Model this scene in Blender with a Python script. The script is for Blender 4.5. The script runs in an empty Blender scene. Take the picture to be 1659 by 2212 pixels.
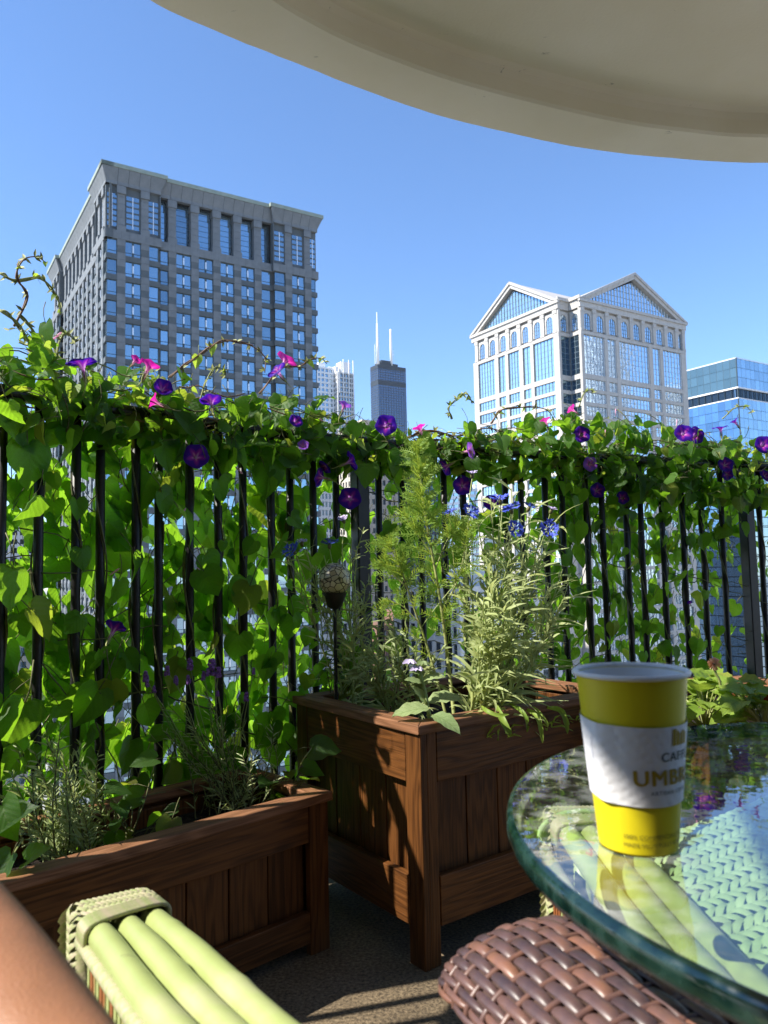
import bpy, bmesh, math, random
from mathutils import Vector as V, Matrix as M4, Quaternion
rnd = random.Random(7)
PI = math.pi
R_ = math.radians
sc = bpy.context.scene
col = sc.collection

# ------------------------------------------------------------------ camera
CAMH = .9
cam_d = bpy.data.cameras.new('camera')
cam = bpy.data.objects.new('camera', cam_d)
col.objects.link(cam)
cam.location = (0, 0, CAMH)
cam.rotation_euler = (M4.Rotation(R_(94.2), 4, 'X') @ M4.Rotation(R_(-1.25), 4, 'Z')).to_euler()
cam_d.sensor_fit = 'VERTICAL'
cam_d.sensor_height = 36
cam_d.lens = 36 * 1661 / 2212
cam_d.clip_start = .03
cam_d.clip_end = 9000
cam_d.dof.use_dof = True
cam_d.dof.focus_distance = 2.5
cam_d.dof.aperture_fstop = 11
sc.camera = cam

# ------------------------------------------------------------------ light
SUN_AZ, SUN_EL = -106.0, 44.0          # azimuth from +Y, positive to the right
w = bpy.data.worlds.new('World')
sc.world = w
w.use_nodes = True
nt = w.node_tree
nt.nodes.clear()
sky = nt.nodes.new('ShaderNodeTexSky')
sky.sky_type = 'NISHITA'
sky.sun_disc = False
sky.sun_elevation = R_(SUN_EL)
sky.sun_rotation = R_(SUN_AZ)
sky.altitude = 200
sky.air_density = 1.0
sky.dust_density = 0.0
sky.ozone_density = 8.0
bg = nt.nodes.new('ShaderNodeBackground')
bg.inputs[1].default_value = .122
wo = nt.nodes.new('ShaderNodeOutputWorld')
nt.links.new(sky.outputs[0], bg.inputs[0])
nt.links.new(bg.outputs[0], wo.inputs[0])
sd = bpy.data.lights.new('sun', 'SUN')
sd.energy = 4.6
sd.angle = R_(.5)
sd.color = (1, .94, .84)
sun = bpy.data.objects.new('sun', sd)
col.objects.link(sun)
saz, sel = R_(SUN_AZ), R_(SUN_EL)
SUND = V((math.sin(saz) * math.cos(sel), math.cos(saz) * math.cos(sel), math.sin(sel)))
sun.rotation_euler = SUND.to_track_quat('Z', 'Y').to_euler()
sun.location = (0, 0, 30)
vs = sc.view_settings
vs.view_transform = 'Standard'
vs.look = 'None'
vs.exposure = 1.15
vs.gamma = 1
vs.use_curve_mapping = False
sc.render.film_transparent = False
cy = sc.cycles
cy.max_bounces = 10
cy.transparent_max_bounces = 24
cy.transmission_bounces = 8
cy.diffuse_bounces = 4
cy.glossy_bounces = 4
cy.caustics_reflective = False
cy.caustics_refractive = False
cy.sample_clamp_indirect = 6
cy.use_denoising = True

# ------------------------------------------------------------------ helpers
MW = {}


def link(o, parent=None, mw=None):
    mw = mw if mw is not None else M4.Identity(4)
    col.objects.link(o)
    MW[o] = mw
    if parent:
        o.parent = parent
        o.matrix_basis = MW[parent].inverted() @ mw
    else:
        o.matrix_basis = mw
    return o


def tag(o, label=None, cat=None, group=None, kind=None):
    if label: o['label'] = label
    if cat: o['category'] = cat
    if group: o['group'] = group
    if kind: o['kind'] = kind
    return o


def thing(name, label, cat, loc=(0, 0, 0), rz=0, group=None, kind=None):
    o = bpy.data.objects.new(name, None)
    o.empty_display_size = .1
    link(o, None, M4.Translation(loc) @ M4.Rotation(rz, 4, 'Z'))
    return tag(o, label, cat, group, kind)


class MB:
    def __init__(s):
        s.v = []; s.f = []; s.m = []; s.uv = {}; s.smooth = False

    def add(s, vs_, fs, mi=0, uvs=None):
        b = len(s.v)
        s.v += [tuple(p) for p in vs_]
        for k, f in enumerate(fs):
            if uvs: s.uv[len(s.f)] = [uvs[i] for i in f]
            s.f.append([b + i for i in f]); s.m.append(mi)

    def box(s, a, b, mi=0, T=None):
        x0, y0, z0 = a; x1, y1, z1 = b
        p = [V((x, y, z)) for z in (z0, z1) for (x, y) in ((x0, y0), (x1, y0), (x1, y1), (x0, y1))]
        if T: p = [T @ q for q in p]
        s.add(p, [(3, 2, 1, 0), (4, 5, 6, 7), (0, 1, 5, 4), (1, 2, 6, 5), (2, 3, 7, 6), (3, 0, 4, 7)], mi)

    def tube(s, pts, rad, n=6, mi=0, cap=True, twist=0):
        pts = [V(p) for p in pts]
        rs = rad if isinstance(rad, (list, tuple)) else [rad] * len(pts)
        d0 = (pts[1] - pts[0]).normalized()
        up = V((0, 0, 1)) if abs(d0.z) < .9 else V((1, 0, 0))
        nx = d0.cross(up).normalized()
        vs_ = []
        for i, p in enumerate(pts):
            d = (pts[min(i + 1, len(pts) - 1)] - pts[max(i - 1, 0)]).normalized()
            nx = (nx - d * nx.dot(d)).normalized()
            ny = d.cross(nx)
            for k in range(n):
                a = 2 * PI * k / n + twist * i
                vs_.append(p + (nx * math.cos(a) + ny * math.sin(a)) * rs[i])
        fs = []
        for i in range(len(pts) - 1):
            for k in range(n):
                k2 = (k + 1) % n
                fs.append((i * n + k, i * n + k2, (i + 1) * n + k2, (i + 1) * n + k))
        if cap:
            fs.append(tuple(range(n - 1, -1, -1)))
            fs.append(tuple((len(pts) - 1) * n + k for k in range(n)))
        s.add(vs_, fs, mi)

    def lathe(s, prof, n=32, mi=0, c=(0, 0, 0), uvr=False):
        vs_ = []; uvs = []
        c = V(c)
        for j, (r, z) in enumerate(prof):
            for k in range(n):
                a = 2 * PI * k / n
                vs_.append(c + V((r * math.cos(a), r * math.sin(a), z)))
        fs = []
        for j in range(len(prof) - 1):
            for k in range(n):
                k2 = (k + 1) % n
                fs.append((j * n + k, j * n + k2, (j + 1) * n + k2, (j + 1) * n + k))
        s.add(vs_, fs, mi)

    def ribbon(s, pts, ws, nrm, mi=0, fold=0.0):
        """a blade: narrow leaf following pts"""
        pts = [V(p) for p in pts]
        vs_ = []; L = len(pts)
        for i, p in enumerate(pts):
            d = (pts[min(i + 1, L - 1)] - pts[max(i - 1, 0)]).normalized()
            sd_ = d.cross(nrm)
            if sd_.length < 1e-4: sd_ = d.orthogonal()
            sd_.normalize()
            up = sd_.cross(d)
            vs_ += [p - sd_ * ws[i] + up * fold * ws[i], p, p + sd_ * ws[i] + up * fold * ws[i]]
        fs = []
        for i in range(L - 1):
            a = i * 3
            fs += [(a, a + 1, a + 4, a + 3), (a + 1, a + 2, a + 5, a + 4)]
        s.add(vs_, fs, mi)

    def mesh(s, name, mats, smooth=False):
        me = bpy.data.meshes.new(name)
        me.from_pydata(s.v, [], s.f)
        for m in mats: me.materials.append(m)
        me.polygons.foreach_set('material_index', s.m)
        if smooth: me.polygons.foreach_set('use_smooth', [True] * len(s.f))
        if s.uv:
            ul = me.uv_layers.new(name='UVMap')
            for fi, uvs in s.uv.items():
                p = me.polygons[fi]
                for li, uv in zip(p.loop_indices, uvs): ul.data[li].uv = uv
        me.update()
        return me

    def build(s, name, mats, parent=None, smooth=False, mw=None):
        """verts are in world space (or in the frame mw); the object gets a centred origin"""
        if not isinstance(mats, (list, tuple)): mats = [mats]
        if mw is None:
            lo = V([min(p[i] for p in s.v) for i in range(3)]); hi = V([max(p[i] for p in s.v) for i in range(3)])
            c = (lo + hi) / 2
            if parent is None: c.z = lo.z
            s.v = [tuple(V(p) - c) for p in s.v]
            mw = M4.Translation(c)
        o = bpy.data.objects.new(name, s.mesh(name, mats, smooth))
        return link(o, parent, mw)


def put(name, me, parent, mw):
    return link(bpy.data.objects.new(name, me), parent, mw)


def frame(p, x, z):
    """matrix with local X along x and local Z near z"""
    x = V(x).normalized(); z = V(z)
    y = z.cross(x).normalized(); z = x.cross(y)
    m = M4((x, y, z)).transposed().to_4x4()
    m.translation = V(p)
    return m


def bevel(o, wd, seg=2):
    b = o.modifiers.new('bevel', 'BEVEL'); b.width = wd; b.segments = seg; b.limit_method = 'ANGLE'
    return o


def catmull(pts, n=8):
    P = [V(p) for p in pts]
    P = [P[0] * 2 - P[1]] + P + [P[-1] * 2 - P[-2]]
    out = []
    for i in range(1, len(P) - 2):
        for k in range(n):
            t = k / n
            a, b, c, d = P[i - 1], P[i], P[i + 1], P[i + 2]
            out.append(.5 * ((2 * b) + (c - a) * t + (2 * a - 5 * b + 4 * c - d) * t * t + (3 * b - a - 3 * c + d) * t ** 3))
    out.append(P[-2])
    return out


# ------------------------------------------------------------------ materials
class Mat:
    def __init__(s, name):
        s.m = bpy.data.materials.new(name); s.m.use_nodes = True
        s.t = s.m.node_tree; s.p = s.t.nodes['Principled BSDF']; s.out = s.t.nodes['Material Output']

    def n(s, ty, **kw):
        nd = s.t.nodes.new(ty)
        for k, v in kw.items():
            if k.startswith('i_'): nd.inputs[k[2:].replace('_', ' ')].default_value = v
            else: setattr(nd, k, v)
        return nd

    def l(s, a, b): s.t.links.new(a, b)

    def ramp(s, fac, stops):
        r = s.n('ShaderNodeValToRGB')
        e = r.color_ramp.elements
        while len(e) < len(stops): e.new(.5)
        for el, (p, c) in zip(e, stops): el.position = p; el.color = (*c, 1) if len(c) == 3 else c
        if fac is not None: s.l(fac, r.inputs[0])
        return r

    def math(s, op, a, b=None, clamp=False):
        nd = s.n('ShaderNodeMath', operation=op, use_clamp=clamp)
        for i, x in enumerate((a, b)):
            if x is None: continue
            if isinstance(x, (int, float)): nd.inputs[i].default_value = x
            else: s.l(x, nd.inputs[i])
        return nd.outputs[0]

    def bump(s, h, strength=.3, dist=.01):
        b = s.n('ShaderNodeBump'); b.inputs['Strength'].default_value = strength; b.inputs['Distance'].default_value = dist
        s.l(h, b.inputs['Height']); s.l(b.outputs[0], s.p.inputs['Normal'])
        return b

    def mix(s, fac, a, b, blend='MIX'):
        nd = s.n('ShaderNodeMix', data_type='RGBA', blend_type=blend)
        for i, x in ((0, fac), (6, a), (7, b)):
            if isinstance(x, (int, float)): nd.inputs[i].default_value = x
            elif isinstance(x, tuple): nd.inputs[i].default_value = (*x, 1)
            else: s.l(x, nd.inputs[i])
        return nd.outputs[2]


def noise_mat(name, c1, c2, scale=8, rough=.7, bump=.2, bdist=.01, spec=.4, detail=6, stretch=(1, 1, 1), coord='Object', metal=0, rvar=0, big=None):
    m = Mat(name)
    tc = m.n('ShaderNodeTexCoord'); mp = m.n('ShaderNodeMapping')
    mp.inputs['Scale'].default_value = stretch
    m.l(tc.outputs[coord], mp.inputs[0])
    nz = m.n('ShaderNodeTexNoise'); nz.inputs['Scale'].default_value = scale; nz.inputs['Detail'].default_value = detail
    nz.inputs['Roughness'].default_value = .6
    m.l(mp.outputs[0], nz.inputs['Vector'])
    r = m.ramp(nz.outputs['Fac'], [(.3, c1), (.7, c2)])
    c = r.outputs[0]
    if big:
        n2 = m.n('ShaderNodeTexNoise'); n2.inputs['Scale'].default_value = big; n2.inputs['Detail'].default_value = 4
        m.l(mp.outputs[0], n2.inputs['Vector'])
        r2 = m.ramp(n2.outputs['Fac'], [(.35, (.72, .72, .72)), (.65, (1.1, 1.1, 1.1))])
        c = m.mix(1.0, c, r2.outputs[0], 'MULTIPLY')
    if rvar:
        oi = m.n('ShaderNodeObjectInfo')
        r3 = m.ramp(oi.outputs['Random'], [(0, (1 - rvar,) * 3), (1, (1 + rvar,) * 3)])
        c = m.mix(1.0, c, r3.outputs[0], 'MULTIPLY')
    m.l(c, m.p.inputs['Base Color'])
    m.p.inputs['Roughness'].default_value = rough
    m.p.inputs['Specular IOR Level'].default_value = spec
    m.p.inputs['Metallic'].default_value = metal
    if bump: m.bump(nz.outputs['Fac'], bump, bdist)
    return m.m


def leaf_mat(name, dark, light, trans, tfac=.45, veins=True, rough=.5, vein_c=(.11, .18, .045)):
    m = Mat(name)
    oi = m.n('ShaderNodeObjectInfo')
    tc = m.n('ShaderNodeTexCoord')
    nz = m.n('ShaderNodeTexNoise'); nz.inputs['Scale'].default_value = 30; nz.inputs['Detail'].default_value = 4
    m.l(tc.outputs['Object'], nz.inputs['Vector'])
    f = m.math('ADD', m.math('MULTIPLY', nz.outputs['Fac'], .6), m.math('MULTIPLY', oi.outputs['Random'], .55), )
    f = m.math('SUBTRACT', f, .1)
    c = m.ramp(f, [(.2, dark), (.8, light)]).outputs[0]
    tcx = m.ramp(f, [(.2, tuple(x * .68 for x in trans)), (.8, trans)]).outputs[0]
    h = nz.outputs['Fac']
    if veins:
        sp = m.n('ShaderNodeSeparateXYZ'); m.l(tc.outputs['UV'], sp.inputs[0])
        ax = m.math('ABSOLUTE', m.math('SUBTRACT', sp.outputs[0], .5))
        mid = m.math('LESS_THAN', ax, .013)
        q = m.math('SUBTRACT', sp.outputs[1], m.math('MULTIPLY', ax, 1.15))
        fr = m.math('FRACT', m.math('MULTIPLY', q, 5.2))
        sv = m.math('LESS_THAN', m.math('ABSOLUTE', m.math('SUBTRACT', fr, .5)), .045)
        vn = m.math('MAXIMUM', mid, sv)
        c = m.mix(m.math('MULTIPLY', vn, .55), c, vein_c)
        tcx = m.mix(m.math('MULTIPLY', vn, .35), tcx, (.20, .32, .03))
        arch = m.math('ABSOLUTE', m.math('SUBTRACT', fr, .5))
        h = m.math('ADD', m.math('MULTIPLY', arch, 1.4), m.math('MULTIPLY', h, .8))
    # yellowed leaves now and then
    yel = m.math('GREATER_THAN', m.math('FRACT', m.math('MULTIPLY', oi.outputs['Random'], 37.0)), .93)
    c = m.mix(m.math('MULTIPLY', yel, .5), c, (.22, .2, .04))
    tcx = m.mix(m.math('MULTIPLY', yel, .45), tcx, (.6, .5, .06))
    m.l(c, m.p.inputs['Base Color'])
    m.p.inputs['Roughness'].default_value = rough
    m.p.inputs['Specular IOR Level'].default_value = .32
    b = m.bump(h, .32, .0018)
    tr = m.n('ShaderNodeBsdfTranslucent'); m.l(tcx, tr.inputs[0]); m.l(b.outputs[0], tr.inputs[1])
    ms = m.n('ShaderNodeMixShader'); ms.inputs[0].default_value = tfac
    m.l(m.p.outputs[0], ms.inputs[1]); m.l(tr.outputs[0], ms.inputs[2]); m.l(ms.outputs[0], m.out.inputs[0])
    return m.m


def glass_wall(name, c=(.34, .5, .64), rough=.06, wave=0.0, wscale=.5, metal=.85, rvar=.12):
    m = Mat(name)
    oi = m.n('ShaderNodeObjectInfo')
    r = m.ramp(oi.outputs['Random'], [(0, tuple(x * (1 - rvar) for x in c)), (1, tuple(min(1, x * (1 + rvar)) for x in c))])
    m.l(r.outputs[0], m.p.inputs['Base Color'])
    m.p.inputs['Metallic'].default_value = metal
    m.p.inputs['Roughness'].default_value = rough
    if wave:
        g = m.n('ShaderNodeNewGeometry')
        nz = m.n('ShaderNodeTexNoise'); nz.inputs['Scale'].default_value = wscale; nz.inputs['Detail'].default_value = 2
        m.l(g.outputs['Position'], nz.inputs['Vector'])
        m.bump(nz.outputs['Fac'], wave, 1.0)
    return m.m


def wood_mat(name, a, b, knots=True, rough=.45):
    """grain runs along local X of each board"""
    m = Mat(name)
    tc = m.n('ShaderNodeTexCoord'); oi = m.n('ShaderNodeObjectInfo')
    ad = m.n('ShaderNodeVectorMath', operation='ADD')
    cb = m.n('ShaderNodeCombineXYZ')
    for i, k in enumerate((31., 17., 11.)): m.l(m.math('MULTIPLY', oi.outputs['Random'], k), cb.inputs[i])
    m.l(tc.outputs['Object'], ad.inputs[0]); m.l(cb.outputs[0], ad.inputs[1])
    mp = m.n('ShaderNodeMapping'); mp.inputs['Scale'].default_value = (1.3, 14, 14); m.l(ad.outputs[0], mp.inputs[0])
    # distortion by a low noise makes the cathedral figure and knots
    nd = m.n('ShaderNodeTexNoise'); nd.inputs['Scale'].default_value = 1.0; nd.inputs['Detail'].default_value = 3; m.l(mp.outputs[0], nd.inputs['Vector'])
    ring = m.math('SINE', m.math('MULTIPLY', nd.outputs['Fac'], 75.0))
    ring = m.math('ADD', m.math('MULTIPLY', ring, .5), .5)
    mp2 = m.n('ShaderNodeMapping'); mp2.inputs['Scale'].default_value = (6, 320, 320); m.l(ad.outputs[0], mp2.inputs[0])
    nf = m.n('ShaderNodeTexNoise'); nf.inputs['Scale'].default_value = 1.0; nf.inputs['Detail'].default_value = 4; m.l(mp2.outputs[0], nf.inputs['Vector'])
    f = m.math('ADD', m.math('MULTIPLY', ring, .32), m.math('MULTIPLY', nf.outputs['Fac'], .85))
    c = m.ramp(f, [(.15, a), (.85, b)]).outputs[0]
    tone = m.ramp(m.math('FRACT', m.math('MULTIPLY', oi.outputs['Random'], 13.0)), [(0, (.75, .72, .7)), (1, (1.2, 1.15, 1.1))]).outputs[0]
    c = m.mix(1.0, c, tone, 'MULTIPLY')
    if knots:
        mk = m.n('ShaderNodeMapping'); mk.inputs['Scale'].default_value = (4.2, 9, 9); m.l(ad.outputs[0], mk.inputs[0])
        vo = m.n('ShaderNodeTexVoronoi'); vo.inputs['Scale'].default_value = 1.0; m.l(mk.outputs[0], vo.inputs['Vector'])
        kf = m.ramp(vo.outputs['Distance'], [(.06, (1, 1, 1)), (.16, (0, 0, 0))]).outputs[0]
        c = m.mix(m.math('MULTIPLY', kf, .8), c, (.035, .014, .006))
    m.l(c, m.p.inputs['Base Color'])
    m.p.inputs['Roughness'].default_value = rough
    m.p.inputs['Specular IOR Level'].default_value = .2
    m.bump(f, .35, .002)
    return m.m


MT = {}
MT['leaf'] = leaf_mat('vine_leaf', (.016, .05, .013), (.06, .13, .028), (.37, .72, .03), .55)
MT['leaf_young'] = leaf_mat('young_vine_leaf', (.11, .2, .04), (.2, .3, .07), (.62, .82, .08), .5)
MT['sage'] = leaf_mat('silvery_leaf', (.38, .45, .19), (.58, .64, .32), (.76, .84, .32), .44, veins=False)
MT['rosemary'] = leaf_mat('rosemary_leaf', (.24, .31, .12), (.44, .50, .25), (.55, .65, .2), .38, veins=False)
MT['feather'] = leaf_mat('feathery_leaf', (.22, .36, .055), (.38, .52, .11), (.68, .85, .1), .42, veins=False)
MT['lettuce'] = leaf_mat('broad_bright_leaf', (.17, .28, .035), (.32, .44, .08), (.5, .68, .06), .42)
MT['hairy'] = leaf_mat('hairy_leaf', (.2, .29, .12), (.36, .44, .2), (.45, .58, .2), .3)
MT['stem'] = noise_mat('vine_stem', (.05, .065, .02), (.16, .15, .06), 40, .6, .2, .002)
MT['stem_light'] = noise_mat('young_stem', (.2, .24, .07), (.36, .38, .14), 40, .6, .1, .002)
MT['stem_brown'] = noise_mat('woody_stem', (.12, .06, .045), (.28, .18, .1), 40, .6, .2, .002)
MT['iron'] = noise_mat('black_iron', (.006, .006, .007), (.014, .013, .013), 60, .45, .25, .001)
MT['soil'] = noise_mat('soil', (.006, .004, .003), (.03, .018, .012), 70, .95, 1, .02)
MT['cedar'] = wood_mat('cedar', (.024, .0092, .0034), (.15, .060, .017))
MT['cedar_grey'] = wood_mat('weathered_cedar', (.10, .045, .02), (.30, .15, .08), rough=.6)
MT['stone'] = noise_mat('grey_granite', (.135, .15, .162), (.188, .203, .215), .8, .7, .05, .02, rvar=.04)
MT['stone_dark'] = noise_mat('dark_granite', (.075, .09, .097), (.11, .125, .132), .8, .6, .05, .02, rvar=.06)
MT['stone_white'] = noise_mat('white_granite', (.42, .40, .37), (.50, .48, .45), .6, .7, .05, .02, rvar=.03)
MT['concrete_pale'] = noise_mat('pale_concrete', (.5, .5, .49), (.62, .61, .59), .3, .8, 0)
MT['concrete_beige'] = noise_mat('beige_concrete', (.4, .36, .3), (.52, .47, .4), .3, .8, 0)
MT['brick_far'] = noise_mat('brown_brick', (.16, .09, .065), (.24, .14, .1), .6, .85, 0)
MT['glass'] = glass_wall('blue_glass', (.30, .43, .53), .04, .012, .6, rvar=.28)
MT['glass_dark'] = glass_wall('dark_glass', (.06, .09, .12), .05, metal=.7, rvar=.4)
MT['glass_wavy'] = glass_wall('wavy_glass', (.52, .66, .78), .03, .05, .55)
MT['glass_pale'] = glass_wall('pale_glass', (.36, .48, .58), .05, .02, .3)
MT['glass_green'] = glass_wall('green_glass', (.20, .27, .26), .05, .02, .3)
MT['steel'] = noise_mat('stainless_strip', (.75, .77, .8), (.85, .86, .88), 3, .3, 0, metal=.4)
MT['mullion'] = noise_mat('dark_mullion', (.035, .06, .075), (.05, .08, .095), 3, .5, 0)
MT['black_metal'] = noise_mat('black_aluminium', (.035, .045, .06), (.05, .06, .08), .2, .45, 0)
MT['black_band'] = noise_mat('black_louvre', (.02, .027, .036), (.032, .04, .05), .2, .5, 0)
MT['white_paint'] = noise_mat('white_paint', (.75, .75, .75), (.82, .82, .82), 1, .5, 0)
MT['roof_cap'] = noise_mat('copper_cap', (.22, .27, .23), (.3, .34, .29), 1, .7, 0)
MT['asphalt'] = noise_mat('pale_paving', (.28, .27, .25), (.42, .41, .38), .4, .9, .1)
MT['floor'] = noise_mat('exposed_aggregate', (.04, .028, .016), (.24, .18, .11), 130, .8, .8, .004, detail=3, big=6)
MT['bamboo'] = noise_mat('green_painted_bamboo', (.31, .35, .12), (.37, .41, .17), 14, .35, .05, .0008, spec=.5)
MT['cane'] = noise_mat('worn_green_cane', (.42, .34, .25), (.23, .30, .09), 60, .6, .4, .002, stretch=(1, 3, 3))
MT['weave'] = noise_mat('green_woven_seagrass', (.26, .36, .15), (.34, .44, .21), 30, .6, .3, .001)
MT['dark'] = noise_mat('dark_gap', (.01, .01, .008), (.02, .018, .012), 10, .9, 0)
MT['purple'] = None


def simple(name, c, rough=.5, spec=.4, sub=0):
    m = Mat(name); m.p.inputs['Base Color'].default_value = (*c, 1); m.p.inputs['Roughness'].default_value = rough
    m.p.inputs['Specular IOR Level'].default_value = spec
    if sub: m.p.inputs['Subsurface Weight'].default_value = sub; m.p.inputs['Subsurface Radius'].default_value = (.01, .004, .002)
    return m.m


def petal_mat(name, edge, midc, throat, tf=.45):
    """UV.x is the radius from throat to rim, UV.y the angle"""
    m = Mat(name)
    tc = m.n('ShaderNodeTexCoord'); sp = m.n('ShaderNodeSeparateXYZ'); m.l(tc.outputs['UV'], sp.inputs[0])
    st = m.math('MULTIPLY', m.math('ABSOLUTE', m.math('SUBTRACT', m.math('FRACT', m.math('MULTIPLY', sp.outputs[1], 5.0)), .5)), .45)
    f = m.math('ADD', sp.outputs[0], m.math('MULTIPLY', m.math('SUBTRACT', .12, st), 1.0))
    c = m.ramp(f, [(.28, throat), (.5, midc), (.72, edge)]).outputs[0]
    m.l(c, m.p.inputs['Base Color']); m.p.inputs['Roughness'].default_value = .5
    m.p.inputs['Specular IOR Level'].default_value = .2
    tr = m.n('ShaderNodeBsdfTranslucent'); m.l(m.mix(.35, c, tuple(min(1, x * 1.6) for x in edge)), tr.inputs[0])
    ms = m.n('ShaderNodeMixShader'); ms.inputs[0].default_value = tf
    m.l(m.p.outputs[0], ms.inputs[1]); m.l(tr.outputs[0], ms.inputs[2]); m.l(ms.outputs[0], m.out.inputs[0])
    return m.m


MT['purple'] = petal_mat('violet_petal', (.06, .008, .36), (.42, .03, .40), (.85, .45, .72))
MT['pink'] = petal_mat('magenta_petal', (.62, .015, .34), (.75, .08, .45), (.95, .75, .85), .55)
MT['lilac'] = petal_mat('lilac_petal', (.28, .10, .62), (.62, .12, .45), (.9, .5, .7))
MT['blue'] = simple('cornflower_blue', (.07, .11, .62), .6)
MT['palelilac'] = simple('pale_lilac', (.55, .48, .72), .6)
MT['lavender'] = simple('lavender_purple', (.20, .09, .33), .7)
MT['coral'] = simple('coral_petal', (.9, .55, .42), .6)
MT['red'] = simple('red_petal', (.5, .02, .01), .5)

m = Mat('green_painted_bamboo'); tc = m.n('ShaderNodeTexCoord')
n1 = m.n('ShaderNodeTexNoise'); n1.inputs['Scale'].default_value = 13; n1.inputs['Detail'].default_value = 5; m.l(tc.outputs['Object'], n1.inputs['Vector'])
mp = m.n('ShaderNodeMapping'); mp.inputs['Rotation'].default_value = (.4, .2, .9); mp.inputs['Scale'].default_value = (30, 190, 190); m.l(tc.outputs['Object'], mp.inputs[0])
n2 = m.n('ShaderNodeTexNoise'); n2.inputs['Scale'].default_value = 1; n2.inputs['Detail'].default_value = 3; m.l(mp.outputs[0], n2.inputs['Vector'])
sc_ = m.ramp(n2.outputs['Fac'], [(.70, (0, 0, 0)), (.74, (1, 1, 1))]).outputs[0]
c = m.ramp(n1.outputs['Fac'], [(.25, (.27, .32, .10)), (.55, (.33, .38, .14)), (.8, (.42, .40, .24))]).outputs[0]
m.l(m.mix(m.math('MULTIPLY', sc_, .75), c, (.10, .09, .05)), m.p.inputs['Base Color'])
m.p.inputs['Roughness'].default_value = .38; m.bump(m.math('SUBTRACT', n1.outputs['Fac'], sc_), .18, .001); MT['bamboo'] = m.m
m = Mat('worn_slat'); tc = m.n('ShaderNodeTexCoord'); oi = m.n('ShaderNodeObjectInfo'); mp = m.n('ShaderNodeMapping'); mp.inputs['Scale'].default_value = (9, 90, 90); m.l(tc.outputs['Object'], mp.inputs[0])
nz = m.n('ShaderNodeTexNoise'); nz.inputs['Scale'].default_value = 1.5; nz.inputs['Detail'].default_value = 5; m.l(mp.outputs[0], nz.inputs['Vector'])
m.l(m.ramp(m.math('ADD', m.math('MULTIPLY', nz.outputs['Fac'], .55), m.math('MULTIPLY', oi.outputs['Random'], .5)), [(.46, (.26, .085, .025)), (.54, (.33, .36, .14))]).outputs[0], m.p.inputs['Base Color'])
m.p.inputs['Roughness'].default_value = .5; m.bump(nz.outputs['Fac'], .3, .001); MT['slat'] = m.m

# railing line (plan), petal shaped balcony edge
RPTS = [(-1.48, .1, 0), (-1.37, .75, 0), (-1.15, 1.33, 0), (-.84, 1.80, 0), (-.42, 2.28, 0), (-.06, 2.58, 0), (.40, 2.86, 0), (1.1, 3.2, 0), (1.8, 3.5, 0), (2.6, 3.76, 0)]
RC = catmull(RPTS, 20)
RS = [0]
for i in range(1, len(RC)): RS.append(RS[-1] + (RC[i] - RC[i - 1]).length)


def rail(s):
    s = max(0, min(RS[-1] - 1e-4, s))
    lo = 0
    hi = len(RS) - 1
    while hi - lo > 1:
        mid = (lo + hi) // 2
        if RS[mid] <= s: lo = mid
        else: hi = mid
    t = (s - RS[lo]) / (RS[hi] - RS[lo])
    p = RC[lo].lerp(RC[hi], t)
    d = (RC[hi] - RC[lo]).normalized()
    return p, d, V((-d.y, d.x, 0))       # point, tangent, outward normal


CI = cam.rotation_euler.to_matrix()


def ray(u, v): return CI @ V(((u - 829.5) / 1661, -(v - 1106) / 1661, -1))


def at(u, v, y=None, z=None):
    """point in the place seen along a measured direction, at distance y or height z"""
    d = ray(u, v)
    t = y / d.y if y is not None else (z - CAMH) / d.z
    return V((0, 0, CAMH)) + d * t


def rail_s(u, v=1100):
    """arc length where the railing is met by a measured direction"""
    d = ray(u, v); best = None
    for i in range(len(RC)):
        c = abs(RC[i].x * d.y - RC[i].y * d.x) / math.hypot(d.x, d.y)
        if RC[i].x * d.x + RC[i].y * d.y > 0 and (best is None or c < best[0]): best = (c, RS[i])
    return best[1]


def on_rail(u, v, off=0.0):
    s = rail_s(u, v); p, t, n = rail(s); q = p + n * off
    d = ray(u, v)
    k = (q.x * d.x + q.y * d.y) / (d.x ** 2 + d.y ** 2)
    return V((0, 0, CAMH)) + d * k


# ================================================================== SETTING
GZ = -118.0
b = MB(); b.add([(-6000, -6000, GZ), (6000, -6000, GZ), (6000, 6000, GZ), (-6000, 6000, GZ)], [(0, 1, 2, 3)])
tag(b.build('ground', MT['asphalt']), kind='structure')
SA = V((-math.sin(R_(32.3)), math.cos(R_(32.3)), 0))     # street axis going away to the left
SB = V((math.cos(R_(32.3)), math.sin(R_(32.3)), 0))      # street axis going away to the right
water = Mat('river_water'); water.p.inputs['Base Color'].default_value = (.01, .035, .03, 1); water.p.inputs['Roughness'].default_value = .08
wt = water.n('ShaderNodeTexNoise'); wt.inputs['Scale'].default_value = .4; water.bump(wt.outputs['Fac'], .2, .3)
b = MB()
c0 = SA * 45
b.add([c0 - SB * 500 + V((0, 0, GZ + .1)), c0 + SB * 600 + V((0, 0, GZ + .1)), c0 + SB * 600 + SA * 60 + V((0, 0, GZ + .1)), c0 - SB * 500 + SA * 60 + V((0, 0, GZ + .1))], [(0, 1, 2, 3)])
tag(b.build('river', water.m), kind='structure')

# balcony floor, slab above, wall behind
SIN = [(-1.6, -2.6, 0)] + [tuple(rail(s)[0] + rail(s)[2] * .12) for s in [i * RS[-1] / 60 for i in range(61)]] + [(2.9, -2.6, 0)]


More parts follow.
